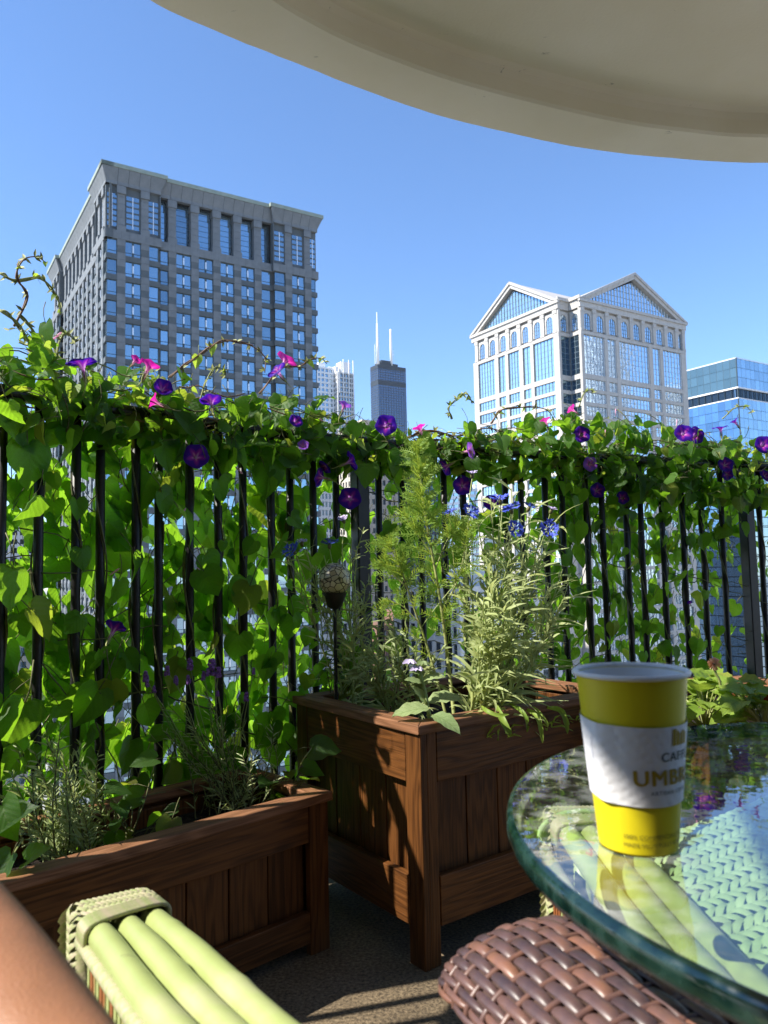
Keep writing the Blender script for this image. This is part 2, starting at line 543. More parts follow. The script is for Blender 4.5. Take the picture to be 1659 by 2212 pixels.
def prism(poly, z0, z1, mb, mi=0, mib=0):
    n = len(poly)
    vs_ = [V((p[0], p[1], z0)) for p in poly] + [V((p[0], p[1], z1)) for p in poly]
    mb.add(vs_, [tuple(range(n - 1, -1, -1))], mib)
    mb.add(vs_, [tuple(range(n, 2 * n))], mi)
    mb.add(vs_, [(i, (i + 1) % n, n + (i + 1) % n, n + i) for i in range(n)], mi)


b = MB(); prism(SIN[::-1] if False else SIN, -.2, 0, b)
fl = b.build('balcony_floor', MT['floor']); tag(fl, kind='structure')
bm = bmesh.new(); bm.from_mesh(fl.data); bmesh.ops.recalc_face_normals(bm, faces=bm.faces); bm.to_mesh(fl.data)

# slab overhead: flat outer rim, small upstand face, recessed soffit
OUT = [(-1.74, -2.6, 0), (-1.69, -.6, 0), (-1.59, .12, 0), (-1.21, 1.2, 0), (-.88, 1.74, 0), (-.641, 2.039, 0), (-.466, 2.185, 0), (-.275, 2.317, 0), (.03, 2.521, 0), (.317, 2.677, 0), (.783, 2.863, 0), (1.176, 2.956, 0), (1.587, 3.009, 0), (2.3, 3.0, 0), (3.2, 2.85, 0)]
INN = [(-1.46, -2.6, 0), (-1.41, -.6, 0), (-1.33, .12, 0), (-.94, 1.10, 0), (-.60, 1.65, 0), (-.316, 2.0, 0), (-.14, 2.17, 0), (.042, 2.297, 0), (.331, 2.455, 0), (.833, 2.660, 0), (1.16, 2.75, 0), (1.487, 2.800, 0), (2.3, 2.80, 0), (3.2, 2.66, 0)]
CO = catmull(OUT, 8); CN = catmull(INN, 8)


def resample(c, n):
    L = [0]
    for i in range(1, len(c)): L.append(L[-1] + (c[i] - c[i - 1]).length)
    out = []
    j = 0
    for k in range(n):
        s = L[-1] * k / (n - 1)
        while j < len(L) - 2 and L[j + 1] < s: j += 1
        t = (s - L[j]) / (L[j + 1] - L[j]); out.append(c[j].lerp(c[j + 1], t))
    return out


N = 260
CO = resample(CO, N); CN = resample(CN, N)
jit = [rnd.uniform(-.0012, .0012) for _ in range(N)]
b = MB()
rows = []
for i in range(N):
    d = (CO[min(i + 1, N - 1)] - CO[max(i - 1, 0)]).normalized(); n_ = V((-d.y, d.x, 0))
    d2 = (CN[min(i + 1, N - 1)] - CN[max(i - 1, 0)]).normalized(); n2 = V((-d2.y, d2.x, 0))
    o = CO[i] + n_ * jit[i]; q = CN[i]
    rows.append([o + V((0, 0, 2.72)), o + V((0, 0, 2.512)), o - n_ * .012 + V((0, 0, 2.5)), q + n2 * .01 + V((0, 0, 2.5)), q + V((0, 0, 2.508)),
                 q - n2 * .003 + V((0, 0, 2.56)), q - n2 * .012 + V((0, 0, 2.583)), q - n2 * .035 + V((0, 0, 2.594)), q - n2 * .10 + V((0, 0, 2.598))])
K = len(rows[0])
flat = [p for r in rows for p in r]
b.add(flat, [(i * K + k, (i + 1) * K + k, (i + 1) * K + k + 1, i * K + k + 1) for i in range(N - 1) for k in range(K - 1)])
inner = [r[-1] for r in rows]
b.add(inner, [tuple(range(N))])
b.add([r[0] for r in rows], [tuple(range(N))])
m = Mat('painted_concrete')
tc = m.n('ShaderNodeTexCoord')
n1 = m.n('ShaderNodeTexNoise'); n1.inputs['Scale'].default_value = 2.2; n1.inputs['Detail'].default_value = 5; m.l(tc.outputs['Object'], n1.inputs['Vector'])
n2_ = m.n('ShaderNodeTexNoise'); n2_.inputs['Scale'].default_value = 90; n2_.inputs['Detail'].default_value = 4; m.l(tc.outputs['Object'], n2_.inputs['Vector'])
mpk = m.n('ShaderNodeMapping'); mpk.inputs['Rotation'].default_value = (0, 0, .7); mpk.inputs['Scale'].default_value = (3, 9, 3); m.l(tc.outputs['Object'], mpk.inputs[0])
vk = m.n('ShaderNodeTexNoise'); vk.inputs['Scale'].default_value = 3.2; vk.inputs['Detail'].default_value = 8; vk.inputs['Roughness'].default_value = .75; m.l(mpk.outputs[0], vk.inputs['Vector'])
pit = m.ramp(vk.outputs['Fac'], [(.655, (0, 0, 0)), (.69, (1, 1, 1))]).outputs[0]
cc = m.ramp(n1.outputs['Fac'], [(.3, (.78, .70, .53)), (.7, (.86, .79, .64))]).outputs[0]
cc = m.mix(m.math('MULTIPLY', pit, .6), cc, (.2, .17, .13))
m.l(cc, m.p.inputs['Base Color']); m.p.inputs['Roughness'].default_value = .75
hh = m.math('SUBTRACT', m.math('ADD', m.math('MULTIPLY', n1.outputs['Fac'], 1.5), m.math('MULTIPLY', n2_.outputs['Fac'], .25)), pit)
m.bump(hh, .35, .008)
MT['slab'] = m.m
sl = b.build('balcony_slab', MT['slab'])
bm = bmesh.new(); bm.from_mesh(sl.data); bmesh.ops.remove_doubles(bm, verts=bm.verts, dist=1e-5); bmesh.ops.recalc_face_normals(bm, faces=bm.faces); bm.to_mesh(sl.data); bm.free()
tag(sl, kind='structure')

# unseen wall with sliding doors behind the camera, added to deepen the shade
MT['wallp'] = noise_mat('brown_plaster', (.32, .27, .20), (.40, .34, .26), 8, .8, .1)
wl = thing('balcony_wall', 'unseen brown-grey balcony wall with dark sliding glass doors behind the viewer', 'wall', (0, -.92, 0))
b = MB(); b.box((-7, -1.15, -3), (-1.1, -.92, 2.7)); b.box((2.1, -1.15, -3), (9, -.92, 2.7)); b.box((-1.1, -1.15, 2.2), (2.1, -.92, 2.7)); b.box((-1.1, -1.15, -3), (2.1, -.92, 0))
b.build('wall', MT['wallp'], wl)
for x in (-1.1, .5):
    b = MB(); b.box((x + .003, -1.10, .05), (x + 1.597, -1.07, 2.197)); b.build('pane', MT['glass_dark'], wl)
    b = MB()
    for a, c in (((x + .003, -1.06, .003), (x + 1.597, -1.0, .06)), ((x + .003, -1.06, 2.14), (x + 1.597, -1.0, 2.197)), ((x + .003, -1.06, .06), (x + .06, -1.0, 2.14)), ((x + 1.54, -1.06, .06), (x + 1.597, -1.0, 2.14))): b.box(a, c)
    b.build('door_frame', MT['black_metal'], wl)

b = MB(); b.box((-6100, -6100, GZ - 1), (6100, 6100, 470))
hz_ = b.build('haze', []); hz_.data.materials.clear()
hm = bpy.data.materials.new('haze_air'); hm.use_nodes = True; hm.node_tree.nodes.remove(hm.node_tree.nodes['Principled BSDF'])
pv = hm.node_tree.nodes.new('ShaderNodeVolumePrincipled'); pv.inputs['Color'].default_value = (.82, .9, 1, 1); pv.inputs['Density'].default_value = .00004; pv.inputs['Anisotropy'].default_value = .2
hm.node_tree.links.new(pv.outputs[0], hm.node_tree.nodes['Material Output'].inputs['Volume'])
hz_.data.materials.append(hm); tag(hz_, kind='stuff')
# ================================================================== BUILDINGS
def wall_frame(origin, along, outward):
    """local X along the wall, local Y outward (towards the viewer), Z up"""
    m_ = M4((V(along), V(outward), V((0, 0, 1)))).transposed().to_4x4()
    m_.translation = V(origin)
    return m_


# ---- granite office tower (left)
def lb_tower():
    O = V((-51.4, 141., 0))
    T = thing('office_tower', 'grey granite office tower with checkered piers and flared cornice, left in the skyline', 'building', (O.x, O.y, GZ))
    F1 = wall_frame(O, SB, -SA)              # shaded front
    F2 = wall_frame(O, SA, -SB)              # sunlit side
    LB_, LA_ = 44.8, 60.8
    REC = .9
    front = dict(F=F1, L=LB_, piers=[2.85, 7.35, 12.95, 17.55, 22.15, 26.65, 31.2, 37.9, 42.5], wins=[(.35, 2.1), (3.6, 6.6), (8.1, 10.0), (10.7, 12.2), (13.7, 16.8), (18.3, 21.4), (22.9, 25.9), (27.4, 30.45), (31.95, 34.1), (34.8, 37.15), (38.65, 41.75), (43.25, 44.5)], blocks=[(0, 10.3), (34.5, 44.8)])
    sp = [2.85, 7.35] + [10.3 + 2.3 + i * 4.45 for i in range(9)] + [53.5, 58.0]
    sw = [(.35, 2.1), (3.6, 6.6), (8.1, 10.0)]
    mids = [10.3 + 2.3 + i * 4.45 for i in range(9)]
    sw += [(10.7, mids[0] - .75)] + [(mids[i] + .75, mids[i + 1] - .75) for i in range(8)] + [(mids[-1] + .75, 50.2)] + [(50.9, 52.75), (54.25, 57.25), (58.75, 60.4)]
    side = dict(F=F2, L=LA_, piers=sp, wins=sw, blocks=[(0, 10.3), (50.5, 60.8)])
    # core
    b = MB()
    Fc = F1
    b.box((1.4, -LA_ + 1.4, GZ), (LB_ - 1.4, -1.4, 65), 0, Fc)
    b.box((3.2, -LA_ + 3.2, 64.9), (LB_ - 3.2, -3.2, 77), 0, Fc)
    b.build('core', MT['stone_dark'], T)
    zt0 = 64.6; per = 4.02; nfl = 45

    def rec(fc, x):
        for a, c in fc['blocks']:
            if a - .01 <= x <= c + .01: return 0
        return -REC
    # window mesh: frame, two panes, centre mullion with steel strip, low transom
    cache = {}

    def win_mesh(wd, h):
        k = (round(wd, 1), h)
        if k in cache: return cache[k]
        b = MB(); wd = k[0]
        b.box((-wd / 2, -.06, 0), (wd / 2, 0, h), 0)
        b.box((-wd / 2, 0, 0), (wd / 2, .06, .09), 1); b.box((-wd / 2, 0, h - .12), (wd / 2, .06, h), 1)
        b.box((-wd / 2, 0, .62), (wd / 2, .05, .72), 1)
        if wd > 2.6:
            b.box((-.17, 0, .09), (.17, .10, h - .12), 1); b.box((-.13, .10, .8), (.13, .26, h - .7), 2)
        else:
            b.box((wd / 2 - .12, 0, .09), (wd / 2, .06, h - .12), 1)
        cache[k] = b.mesh('window', [MT['glass'], MT['mullion'], MT['steel']])
        return cache[k]
    TOPF = 12
    for fi, fc in enumerate((front, side)):
        F = fc['F']
        # windows
        low = MB()
        for f in range(nfl):
            z1 = zt0 - f * per; z0 = z1 - 2.95
            if z0 < GZ + 4: break
            for (a, c) in fc['wins']:
                r = rec(fc, (a + c) / 2)
                Mx = F @ M4.Translation(((a + c) / 2, r - .38, z0))
                if f < TOPF:
                    put('window', win_mesh(c - a, 2.95), T, Mx)
                else:
                    me = win_mesh(c - a, 2.95)
                    for mi in (0, 1, 2):
                        pass
                    b0 = len(low.v); low.v += [tuple(Mx @ v.co) for v in me.vertices]
                    for p in me.polygons: low.f.append([b0 + i for i in p.vertices]); low.m.append(p.material_index)
        lo = low.build('lower_windows', [MT['glass'], MT['mullion'], MT['steel']], T); tag(lo, kind='stuff')
        # spandrels between piers
        sm = {}
        lowS = MB()
        for f in range(nfl):
            zs = zt0 - f * per - 2.95; z0 = zs - per + 2.95
            if z0 < GZ: break
            for (a, c) in fc['wins']:
                r = rec(fc, (a + c) / 2)
                # extend to the block edge
                x0, x1 = a, c
                if a < .5: x0 = -.0
                if c > fc['L'] - .5: x1 = fc['L']
                if 10.0 <= c <= 10.2 and fc is not None: x1 = 10.3
                if abs(c - fc['blocks'][1][0]) < 1: x1 = fc['blocks'][1][0]
                if abs(a - fc['blocks'][1][0]) < .6 and a > fc['blocks'][1][0]: x0 = fc['blocks'][1][0]
                if abs(a - 10.7) < .1: x0 = 10.3
                if f < 7:
                    k = round(x1 - x0, 2)
                    if k not in sm:
                        b = MB(); b.box((-k / 2, -1.0, 0), (k / 2, -.05, per - 2.95)); sm[k] = b.mesh('spandrel', [MT['stone_dark']])
                    put('spandrel', sm[k], T, F @ M4.Translation(((x0 + x1) / 2, r, z0)))
                else:
                    lowS.box((x0, r - 1, z0), (x1, r - .05, zs), 0, F)
        tag(lowS.build('lower_spandrels', [MT['stone_dark']], T), kind='stuff')
        # piers: alternating stone blocks, a hair proud in turn
        for x in fc['piers']:
            r = rec(fc, x)
            b = MB(); z = 66.2; k = 0
            while z > GZ:
                h = per / 3 if k else 1.5
                mi = 1 if (k % 3 == 2) else 0
                q = .03 if mi else 0
                b.box((-.78 + q, -1.0, z - h + .03), (.78 - q, .06 - q, z - .0), mi)
                z -= h; k += 1
            b.box((-.76, -1.0, GZ), (.76, .0, 66.0), 1)
            for s in range(0): pass
            pr = b.build('pier', [MT['stone'], MT['stone_dark']], T, mw=F @ M4.Translation((x, r, 0)))
        # base band of the top order
        segs = [(fc['blocks'][0][0] - .25, fc['blocks'][0][1] + .25, 0), (fc['blocks'][0][1] + .25, fc['blocks'][1][0] - .25, -REC), (fc['blocks'][1][0] - .25, fc['blocks'][1][1] + .25, 0)]
        for (x0, x1, r) in segs:
            b = MB(); n = max(1, round((x1 - x0) / 1.5)); s = (x1 - x0) / n
            for i in range(n): b.box((x0 + i * s + .02, r - 1.2, zt0 + .02), (x0 + (i + 1) * s - .02, r + .12, 66.3), 0, F)
            b.box((x0, r - 1.2, zt0 + .03), (x1, r + .09, 66.28), 1, F)
            b.build('base_band', [MT['stone'], MT['stone_dark']], T)
        # top order
        for x in fc['piers']:
            r = rec(fc, x)
            blk = r == 0
            b = MB(); wd = .72 if blk else .78
            z = 66.3
            for i in range(6):
                h = 8.2 / 6; b.box((-wd, -1.3 if not blk else -.9, z + .02), (wd, -.25 if blk else -.12, z + h - .02), 0); z += h
            b.box((-wd + .04, -1.25 if not blk else -.85, 66.3), (wd - .04, -.29 if blk else -.16, 75), 1)
            b.box((-wd - .14, -1.4, 66.3), (wd + .14, .1, 67.4), 0)
            b.box((-wd - .14, -1.4, 73.7), (wd + .14, .1, 75.2), 0)
            b.build('column', [MT['stone'], MT['stone_dark']], T, mw=F @ M4.Translation((x, r, 0)))
        for (a, c) in fc['wins']:
            r = rec(fc, (a + c) / 2)
            if r == 0:
                b = MB(); wd = (c - a) / 2
                b.box((-wd - .3, -1.1, 66.3), (wd + .3, -.62, 75.25), 1)
                ww = min(wd, 1.2)
                for i in range(6):
                    z = 67.2 + i * 1.14
                    b.box((-ww, -.62, z), (ww, -.57, z + .78), 0)
                b.box((-.08, -.57, 67.2), (.08, -.45, 73.6), 2)
                b.build('louvre_window', [MT['glass'], MT['stone_dark'], MT['steel']], T, mw=F @ M4.Translation(((a + c) / 2, 0, 0)))
            else:
                b = MB(); wd = (c - a) / 2
                b.box((-wd - .35, -1.7, 66.3), (wd + .35, -1.6, 75.3), 0)
                for i in range(1, 8): b.box((-wd - .35, -1.6, 66.3 + i * 1.12), (wd + .35, -1.57, 66.3 + i * 1.12 + .07), 1)
                b.build('tall_window', [MT['glass'], MT['mullion']], T, mw=F @ M4.Translation(((a + c) / 2, r, 0)))
    # cornice: flared ring per face segment, panels with joints
    def cornice(F, x0, x1, r, e0, e1):
        n = max(1, round((x1 - x0) / 2.2))
        for i in range(n):
            b = MB()
            xa, xb = x0 + (x1 - x0) * i / n, x0 + (x1 - x0) * (i + 1) / n
            prof = [(.12, 75.25), (.12, 75.9), (.35, 76.5), (.8, 77.6), (1.0, 78.15)]
            j0 = .025; j1 = .025
            vs_ = []
            for (o, z) in prof:
                fa = e0 * o if i == 0 else 0; fb = e1 * o if i == n - 1 else 0
                vs_ += [V((xa + j0 - fa, r + o, z)), V((xb - j1 + fb, r + o, z))]
            K2 = len(prof)
            vs_ += [V((xa, r - .8, 75.25)), V((xb, r - .8, 75.25)), V((xa, r - .8, 78.15)), V((xb, r - .8, 78.15))]
            fs = [(2 * k, 2 * k + 1, 2 * k + 3, 2 * k + 2) for k in range(K2 - 1)]
            t = 2 * K2
            fs += [(t, t + 1, 1, 0), (2 * K2 - 2, 2 * K2 - 1, t + 3, t + 2)]
            fs += [tuple([2 * k for k in range(K2)] + [t + 2, t]), tuple([2 * k + 1 for k in range(K2)][::-1] + [t + 1, t + 3])]
            b.add([F @ v for v in vs_], fs)
            b.build('cornice_panel', MT['stone'], T)
        b = MB(); b.box((x0 - e0 * 1.15, r - 1.2, 78.17), (x1 + e1 * 1.15, r + 1.15, 78.95), 0, F); b.build('roof_edge', MT['roof_cap'], T)
    for fc in (front, side):
        (a0, a1), (c0_, c1) = fc['blocks']
        cornice(fc['F'], a0, a1, .0, 1, 1)
        cornice(fc['F'], a1 + .02, c0_ - .02, -REC, 0, 0)
        cornice(fc['F'], c0_, c1, .0, 1, 1)
    # returns of the projecting blocks
    for fc in (front, side):
        (a0, a1), (c0_, c1) = fc['blocks']
        for x in (a1, c0_):
            b = MB()
            b.box((x - .12, -1.5, 66.3), (x + .12, -.12, 75.2), 0, fc['F'])
            b.build('block_return', MT['stone_dark'], T)
    b = MB(); b.box((1, -LA_ + 1, 77.1), (LB_ - 1, -1, 78.3), 0, F1); b.build('roof', MT['stone_dark'], T)
    return T


lb_tower()


# ---- white gabled tower (right)
MT['mull_soft'] = noise_mat('grey_blue_mullion', (.16, .22, .26), (.2, .26, .3), 3, .5, 0)


def gable_tower():
    G = V((55.63, 235., 0)); Rr = V((62.17, 233.5, 0)); n = 4.74
    T = thing('gabled_tower', 'white granite office tower with two glazed triangular gables and arched top windows', 'building', (G.x, G.y, GZ))
    FR = wall_frame(Rr, SB, -SA); FL = wall_frame(G, SA, -SB)
    LR, LL = 51.0, 42.0
    # core volumes
    b = MB()
    b.box((.8, -(LL + n), GZ), (LR - .8, -.8, 83), 0, FR)
    b.box((-n + .8, -(LL + n) + .6, GZ), (LR - 5, -n - .8, 83), 0, FR)
    b.build('core', MT['stone_white'], T)

    def gridglass(F, x0, x1, z0, z1, name='window', y=-.45, cw=1.55, rh=1.75, mat='glass_wavy', wavy=True, mull=None):
        b = MB(); wd = x1 - x0; h = z1 - z0
        b.box((0, -.1, 0), (wd, 0, h), 0)
        nx = max(1, round(wd / cw)); nz = max(1, round(h / rh))
        for i in range(nx + 1):
            x = min(max(wd * i / nx, .05), wd - .05)
            b.box((x - .05, 0, 0), (x + .05, .16, h), 2 if (mull and i % 1 == 0) else 1)
        for k in range(nz + 1):
            z = min(max(h * k / nz, .05), h - .05)
            b.box((0, 0, z - .045), (wd, .05, z + .045), 1)
        return b.build(name, [MT[mat], MT['mull_soft'], MT['white_paint']], T, mw=F @ M4.Translation((x0, y, z0)))

    def slab(F, x0, x1, z0, z1, y=.0, name='stone_band', th=.9, pn=2.0):
        b = MB(); k = max(1, round((x1 - x0) / pn)); s = (x1 - x0) / k
        for i in range(k): b.box((x0 + i * s + .025, y - th, z0 + .02), (x0 + (i + 1) * s - .025, y, z1 - .02), 0, F)
        b.box((x0 + .01, y - th, z0), (x1 - .01, y - .05, z1), 0, F)
        return b.build(name, MT['stone_white'], T)

    def pier(F, x0, x1, z0, z1, y=.05, ph=2.0, name='pier'):
        b = MB(); k = max(1, round((z1 - z0) / ph)); s = (z1 - z0) / k
        for i in range(k): b.box((x0, y - .9, z0 + i * s + .02), (x1, y, z0 + (i + 1) * s - .02), 0, F)
        b.box((x0 + .02, y - .9, z0), (x1 - .02, y - .04, z1), 0, F)
        return b.build(name, MT['stone_white'], T)

    def arch(F, xc, wd, z0, z1, bw, y=-.35):
        """arched window in a stone panel bw wide"""
        r = wd / 2; h = z1 - z0 - r; N_ = 10
        outl = [(-r, 0), (r, 0)] + [(r * math.cos(PI * k / N_), h + r * math.sin(PI * k / N_)) for k in range(N_ + 1)]
        gl = MB(); gl.add([V((x, -.22, z)) for x, z in outl], [tuple(range(len(outl)))], 0)
        for x in (-r * .33, r * .33): gl.box((x - .04, -.2, 0), (x + .04, -.08, h + r * .9), 1)
        for z in (h * .3, h * .62, h * .95): gl.box((-r, -.2, z), (r, -.14, z + .09), 1)
        # white reveal ring
        for k in range(len(outl) - 1):
            pass
        top = z1 - z0 + .9
        ins = outl[1:]
        st = MB()
        rim = [(r, 0)] + [(r * math.cos(PI * k / N_), h + r * math.sin(PI * k / N_)) for k in range(N_ + 1)] + [(-r, 0)]
        bd = [(bw / 2, 0), (bw / 2, h)] + [(max(-bw / 2, min(bw / 2, (h + 0) and bw * math.cos(PI * k / N_))), top) for k in range(1, N_)] + [(-bw / 2, h), (-bw / 2, 0)]
        # ring faces between rim and a frame outline
        rim2 = rim
        if len(bd) != len(rim2):
            bd = bd[:len(rim2)]
        vs_ = [V((x, 0, z)) for x, z in rim2] + [V((x, 0, z)) for x, z in bd] + [V((x, -.22, z)) for x, z in rim2]
        n0 = len(rim2)
        for k in range(n0 - 1):
            st.add(vs_, [(k, k + 1, n0 + k + 1, n0 + k), (k, 2 * n0 + k, 2 * n0 + k + 1, k + 1)], 0)
        Mx = F @ M4.Translation((xc, y, z0))
        wn = gl.build('arched_window', [MT['glass_wavy'], MT['mull_soft']], T, mw=Mx)
        st.build('surround', [MT['stone_white']], wn, mw=Mx)

    for (F, L, wins, archs, tag_) in (
            (FR, LR, [(1.2, 10.4), (11.9, 15.7), (17.3, 31.7), (33.6, 37.3), (38.9, 48.4)], [3.35 + i * 5.75 for i in range(9)], 'r'),
            (FL, LL, [(2.3, 11.5), (12.9, 16.5), (18.2, 23.7), (25.2, 28.7), (30.6, 39.4)], [4.2 + i * 5.52 for i in range(7)], 'l')):
        mull = tag_ == 'r'
        gm = 'glass_wavy' if mull else 'glass_pale2'
        ed = [0] + [v for w_ in wins for v in w_] + [L]
        for i in range(0, len(ed), 2): pier(F, ed[i], ed[i + 1], 44, 72.4)
        for (a, c) in wins:
            gridglass(F, a, c, 59.8, 72.2, 'grid_window', mat=gm, mull=mull)
        slab(F, -.05, L + .05, 72.2, 73.3, .12)
        slab(F, -.05, L + .05, 58.2, 59.8, .0)
        z = 58.2; k = 0
        while z > 20:
            z0 = z - 3.1
            for (a, c) in wins: gridglass(F, a, c, z0, z, 'window', mat=gm, mull=mull, rh=1.6)
            slab(F, .0, L, z0 - 1.15, z0, .0)
            z = z0 - 1.15; k += 1
        for i in range(0, len(ed), 2): pier(F, ed[i], ed[i + 1], z, 44, ph=4)
        # all floors further down joined
        lw = MB()
        zz = z
        while zz > GZ + 5:
            z0 = zz - 3.1
            for (a, c) in wins: lw.box((a, -.55, z0), (c, -.45, zz), 0, F)
            for (a, c) in wins:
                q = a + 1.5
                while q < c: lw.box((q - .05, -.45, z0), (q + .05, -.3, zz), 1, F); q += 1.55
            lw.box((0, -.9, z0 - 1.15), (L, 0, z0), 2, F)
            zz = z0 - 1.15
        for i in range(0, len(ed), 2): lw.box((ed[i], -.9, GZ), (ed[i + 1], .05, z), 2, F)
        tag(lw.build('lower_storeys', [MT['glass_wavy'], MT['mull_soft'], MT['stone_white']], T), kind='stuff')
        # arcade storey 73.3 - 80.7
        for x in archs: arch(F, x, 2.9, 74.0, 79.2, 4.4)
        sp_ = (archs[1] - archs[0])
        for i in range(len(archs) + 1):
            x = archs[0] - sp_ / 2 + i * sp_
            x = min(max(x, .85), L - .85)
            b = MB(); b.box((x - .75, -.9, 73.3), (x + .75, .12, 80.0), 0, F); b.box((x - .85, -.9, 79.4), (x + .85, .25, 80.7), 0, F); b.box((x - .85, -.9, 73.3), (x + .85, .25, 73.9), 0, F)
            b.build('arcade_pier', MT['stone_white'], T)
        # entablature
        slab(F, -.35, L + .35, 80.7, 82.4, .4, 'entablature')
        slab(F, -.8, L + .8, 82.4, 83.3, .85, 'cornice')
        # gable
        ap = 96.2; ez = 83.3
        xm = L / 2
        sl_ = (ap - ez - .3) / (xm)
        g = MB()
        g.add([F @ V(p) for p in ((2.5, -.9, ez), (L - 2.5, -.9, ez), (xm, -.9, ap - 3))], [(0, 1, 2)], 0)
        gt = g.build('gable_glass', [MT[gm]], T)
        mu = MB(); x = 4
        while x < L - 3.5:
            top = ez + (xm - abs(x - xm) - 2.5) * (ap - 3 - ez) / (xm - 2.5)
            if top > ez + .4: mu.box((x - .05, -.9, ez), (x + .05, -.7, top), 1 if mull else 0, F)
            x += 1.45
        for z in (85.3, 87.3, 89.3, 91.3):
            hw = (xm - 2.5) * (1 - (z - ez) / (ap - 3 - ez))
            if hw > .8: mu.box((xm - hw, -.9, z - .05), (xm + hw, -.82, z + .05), 0, F)
        mu.build('gable_mullions', [MT['mull_soft'], MT['white_paint']], T)
        # raking cornice pieces left and right
        for sgn in (-1, 1):
            x_e = -1.0 if sgn < 0 else L + 1.0
            P0 = V((x_e, 0, ez - .1)); P1 = V((xm, 0, ap))
            d = (P1 - P0); ln = d.length; n2 = 10
            for i in range(n2):
                a = P0 + d * (i / n2); c = P0 + d * ((i + 1) / n2 - .003)
                b = MB()
                for (y0, y1, t0, t1) in ((-1.2, .5, -2.2, -.95), (-1.2, .95, -.95, 0)):
                    A_, C_ = a, c
                    pts = []
                    for q in (A_, C_):
                        for (y, t) in ((y0, t0), (y1, t0), (y1, t1), (y0, t1)): pts.append(F @ V((q.x, y, max(q.z + t, ez - .1))))
                    b.add(pts, [(0, 1, 2, 3), (7, 6, 5, 4), (0, 4, 5, 1), (1, 5, 6, 2), (2, 6, 7, 3), (3, 7, 4, 0)])
                b.build('raking_cornice', MT['stone_white'], T)
    # roofs: two crossing ridges
    for (F, L, D) in ((FR, LR, LL + n), (FL, LL, LR + n)):
        b = MB()
        b.add([F @ V(p) for p in ((-.6, .5, 83.3), (L / 2, .5, 95.9), (L + .6, .5, 83.3), (-.6, -D, 83.3), (L / 2, -D, 95.9), (L + .6, -D, 83.3))], [(0, 1, 4, 3), (1, 2, 5, 4), (3, 4, 5)])
        b.build('roof', MT['stone_white'], T)
    # notch between the faces
    I = G + SB * n
    FA = wall_frame(G, SB, -SA)      # short wall continuing from the left face corner, facing the viewer
    FB = wall_frame(Rr, SA, -SB)
    for F in (FA, FB):
        slab(F, .0, n, 80.7, 82.4, .4 - .4, 'entablature', .5); slab(F, 0, n, 82.4, 84.6, .05, 'cornice', .5)
        slab(F, 0, n, 72.2, 73.3, 0, th=.5); slab(F, 0, n, 58.2, 59.8, 0, th=.5)
        pier(F, 0, .9, 20, 80.7)
        arch(F, n * .56, 2.6, 74.0, 79.2, 3.9, -.3)
        gridglass(F, .9, n - .05, 59.8, 72.2, 'grid_window', mat='glass_dark2', y=-.3)
        z = 58.2
        while z > 20:
            z0 = z - 3.1; gridglass(F, .9, n - .05, z0, z, 'window', mat='glass_dark2', y=-.3); slab(F, 0, n, z0 - 1.15, z0, 0, th=.5); z = z0 - 1.15
        b = MB(); b.box((0, -.6, GZ), (n, -.02, z), 0, F); tag(b.build('lower_wall', MT['stone_white'], T), kind=None)
    return T


MT['glass_pale2'] = glass_wall('pale_blue_glass', (.58, .74, .80), .05, .01, .4)
MT['glass_dark2'] = glass_wall('dark_blue_glass', (.10, .16, .20), .05, .02, .4)
gable_tower()


# ---- tower made of floor bands and ribs over a glass core
def grid_tower(name, label, loc, wx, wy, top, fl_h=3.8, bay=4, mats=('concrete_pale', 'glass_dark'), band=1.3, rib=.7, deep=.5, axis=None, ribs=True, rot=0, z0=GZ):
    T = thing(name, label, 'building', (loc[0], loc[1], z0))
    ax = SB; ay = SA
    if rot:
        q = M4.Rotation(rot, 3, 'Z'); ax = q @ SB; ay = q @ SA
    F = M4((ax, ay, V((0, 0, 1)))).transposed().to_4x4(); F.translation = V((loc[0], loc[1], 0))
    b = MB(); b.box((deep, deep, z0), (wx - deep, wy - deep, top - .3), 0, F); b.build('glass_core', MT[mats[1]], T)
    bmk = MB()
    bmk.box((0, 0, 0), (wx, deep + .2, band)); bmk.box((0, wy - deep - .2, 0), (wx, wy, band)); bmk.box((0, deep + .2, 0), (deep + .2, wy - deep - .2, band)); bmk.box((wx - deep - .2, deep + .2, 0), (wx, wy - deep - .2, band))
    me = bmk.mesh('floor_band', [MT[mats[0]]])
    n = int((top - z0) / fl_h)
    for i in range(n):
        z = top - band - i * fl_h
        put('floor_band', me, T, F @ M4.Translation((0, 0, z)))
    if ribs:
        r = MB(); r.box((-rib / 2, 0, 0), (rib / 2, deep + .15, top - z0 - .1)); rm = r.mesh('rib', [MT[mats[0]]])
        for L, org, rr in ((wx, V((0, -.08, 0)), 0), (wy, V((-.08, wy, 0)), -PI / 2), (wx, V((wx, wy + .08, 0)), PI), (wy, V((wx + .08, 0, 0)), PI / 2)):
            k = max(1, round(L / bay))
            for i in range(k + 1):
                x = min(max(L * i / k, rib / 2 + .01), L - rib / 2 - .01)
                put('rib', rm, T, F @ M4.Translation(org + V((0, 0, z0))) @ M4.Rotation(rr, 4, 'Z') @ M4.Translation((x, 0, 0)))
    b = MB(); b.box((.02, .02, top - .35), (wx - .02, wy - .02, top - .1), 0, F); b.build('roof', MT[mats[0]], T)
    return T, F


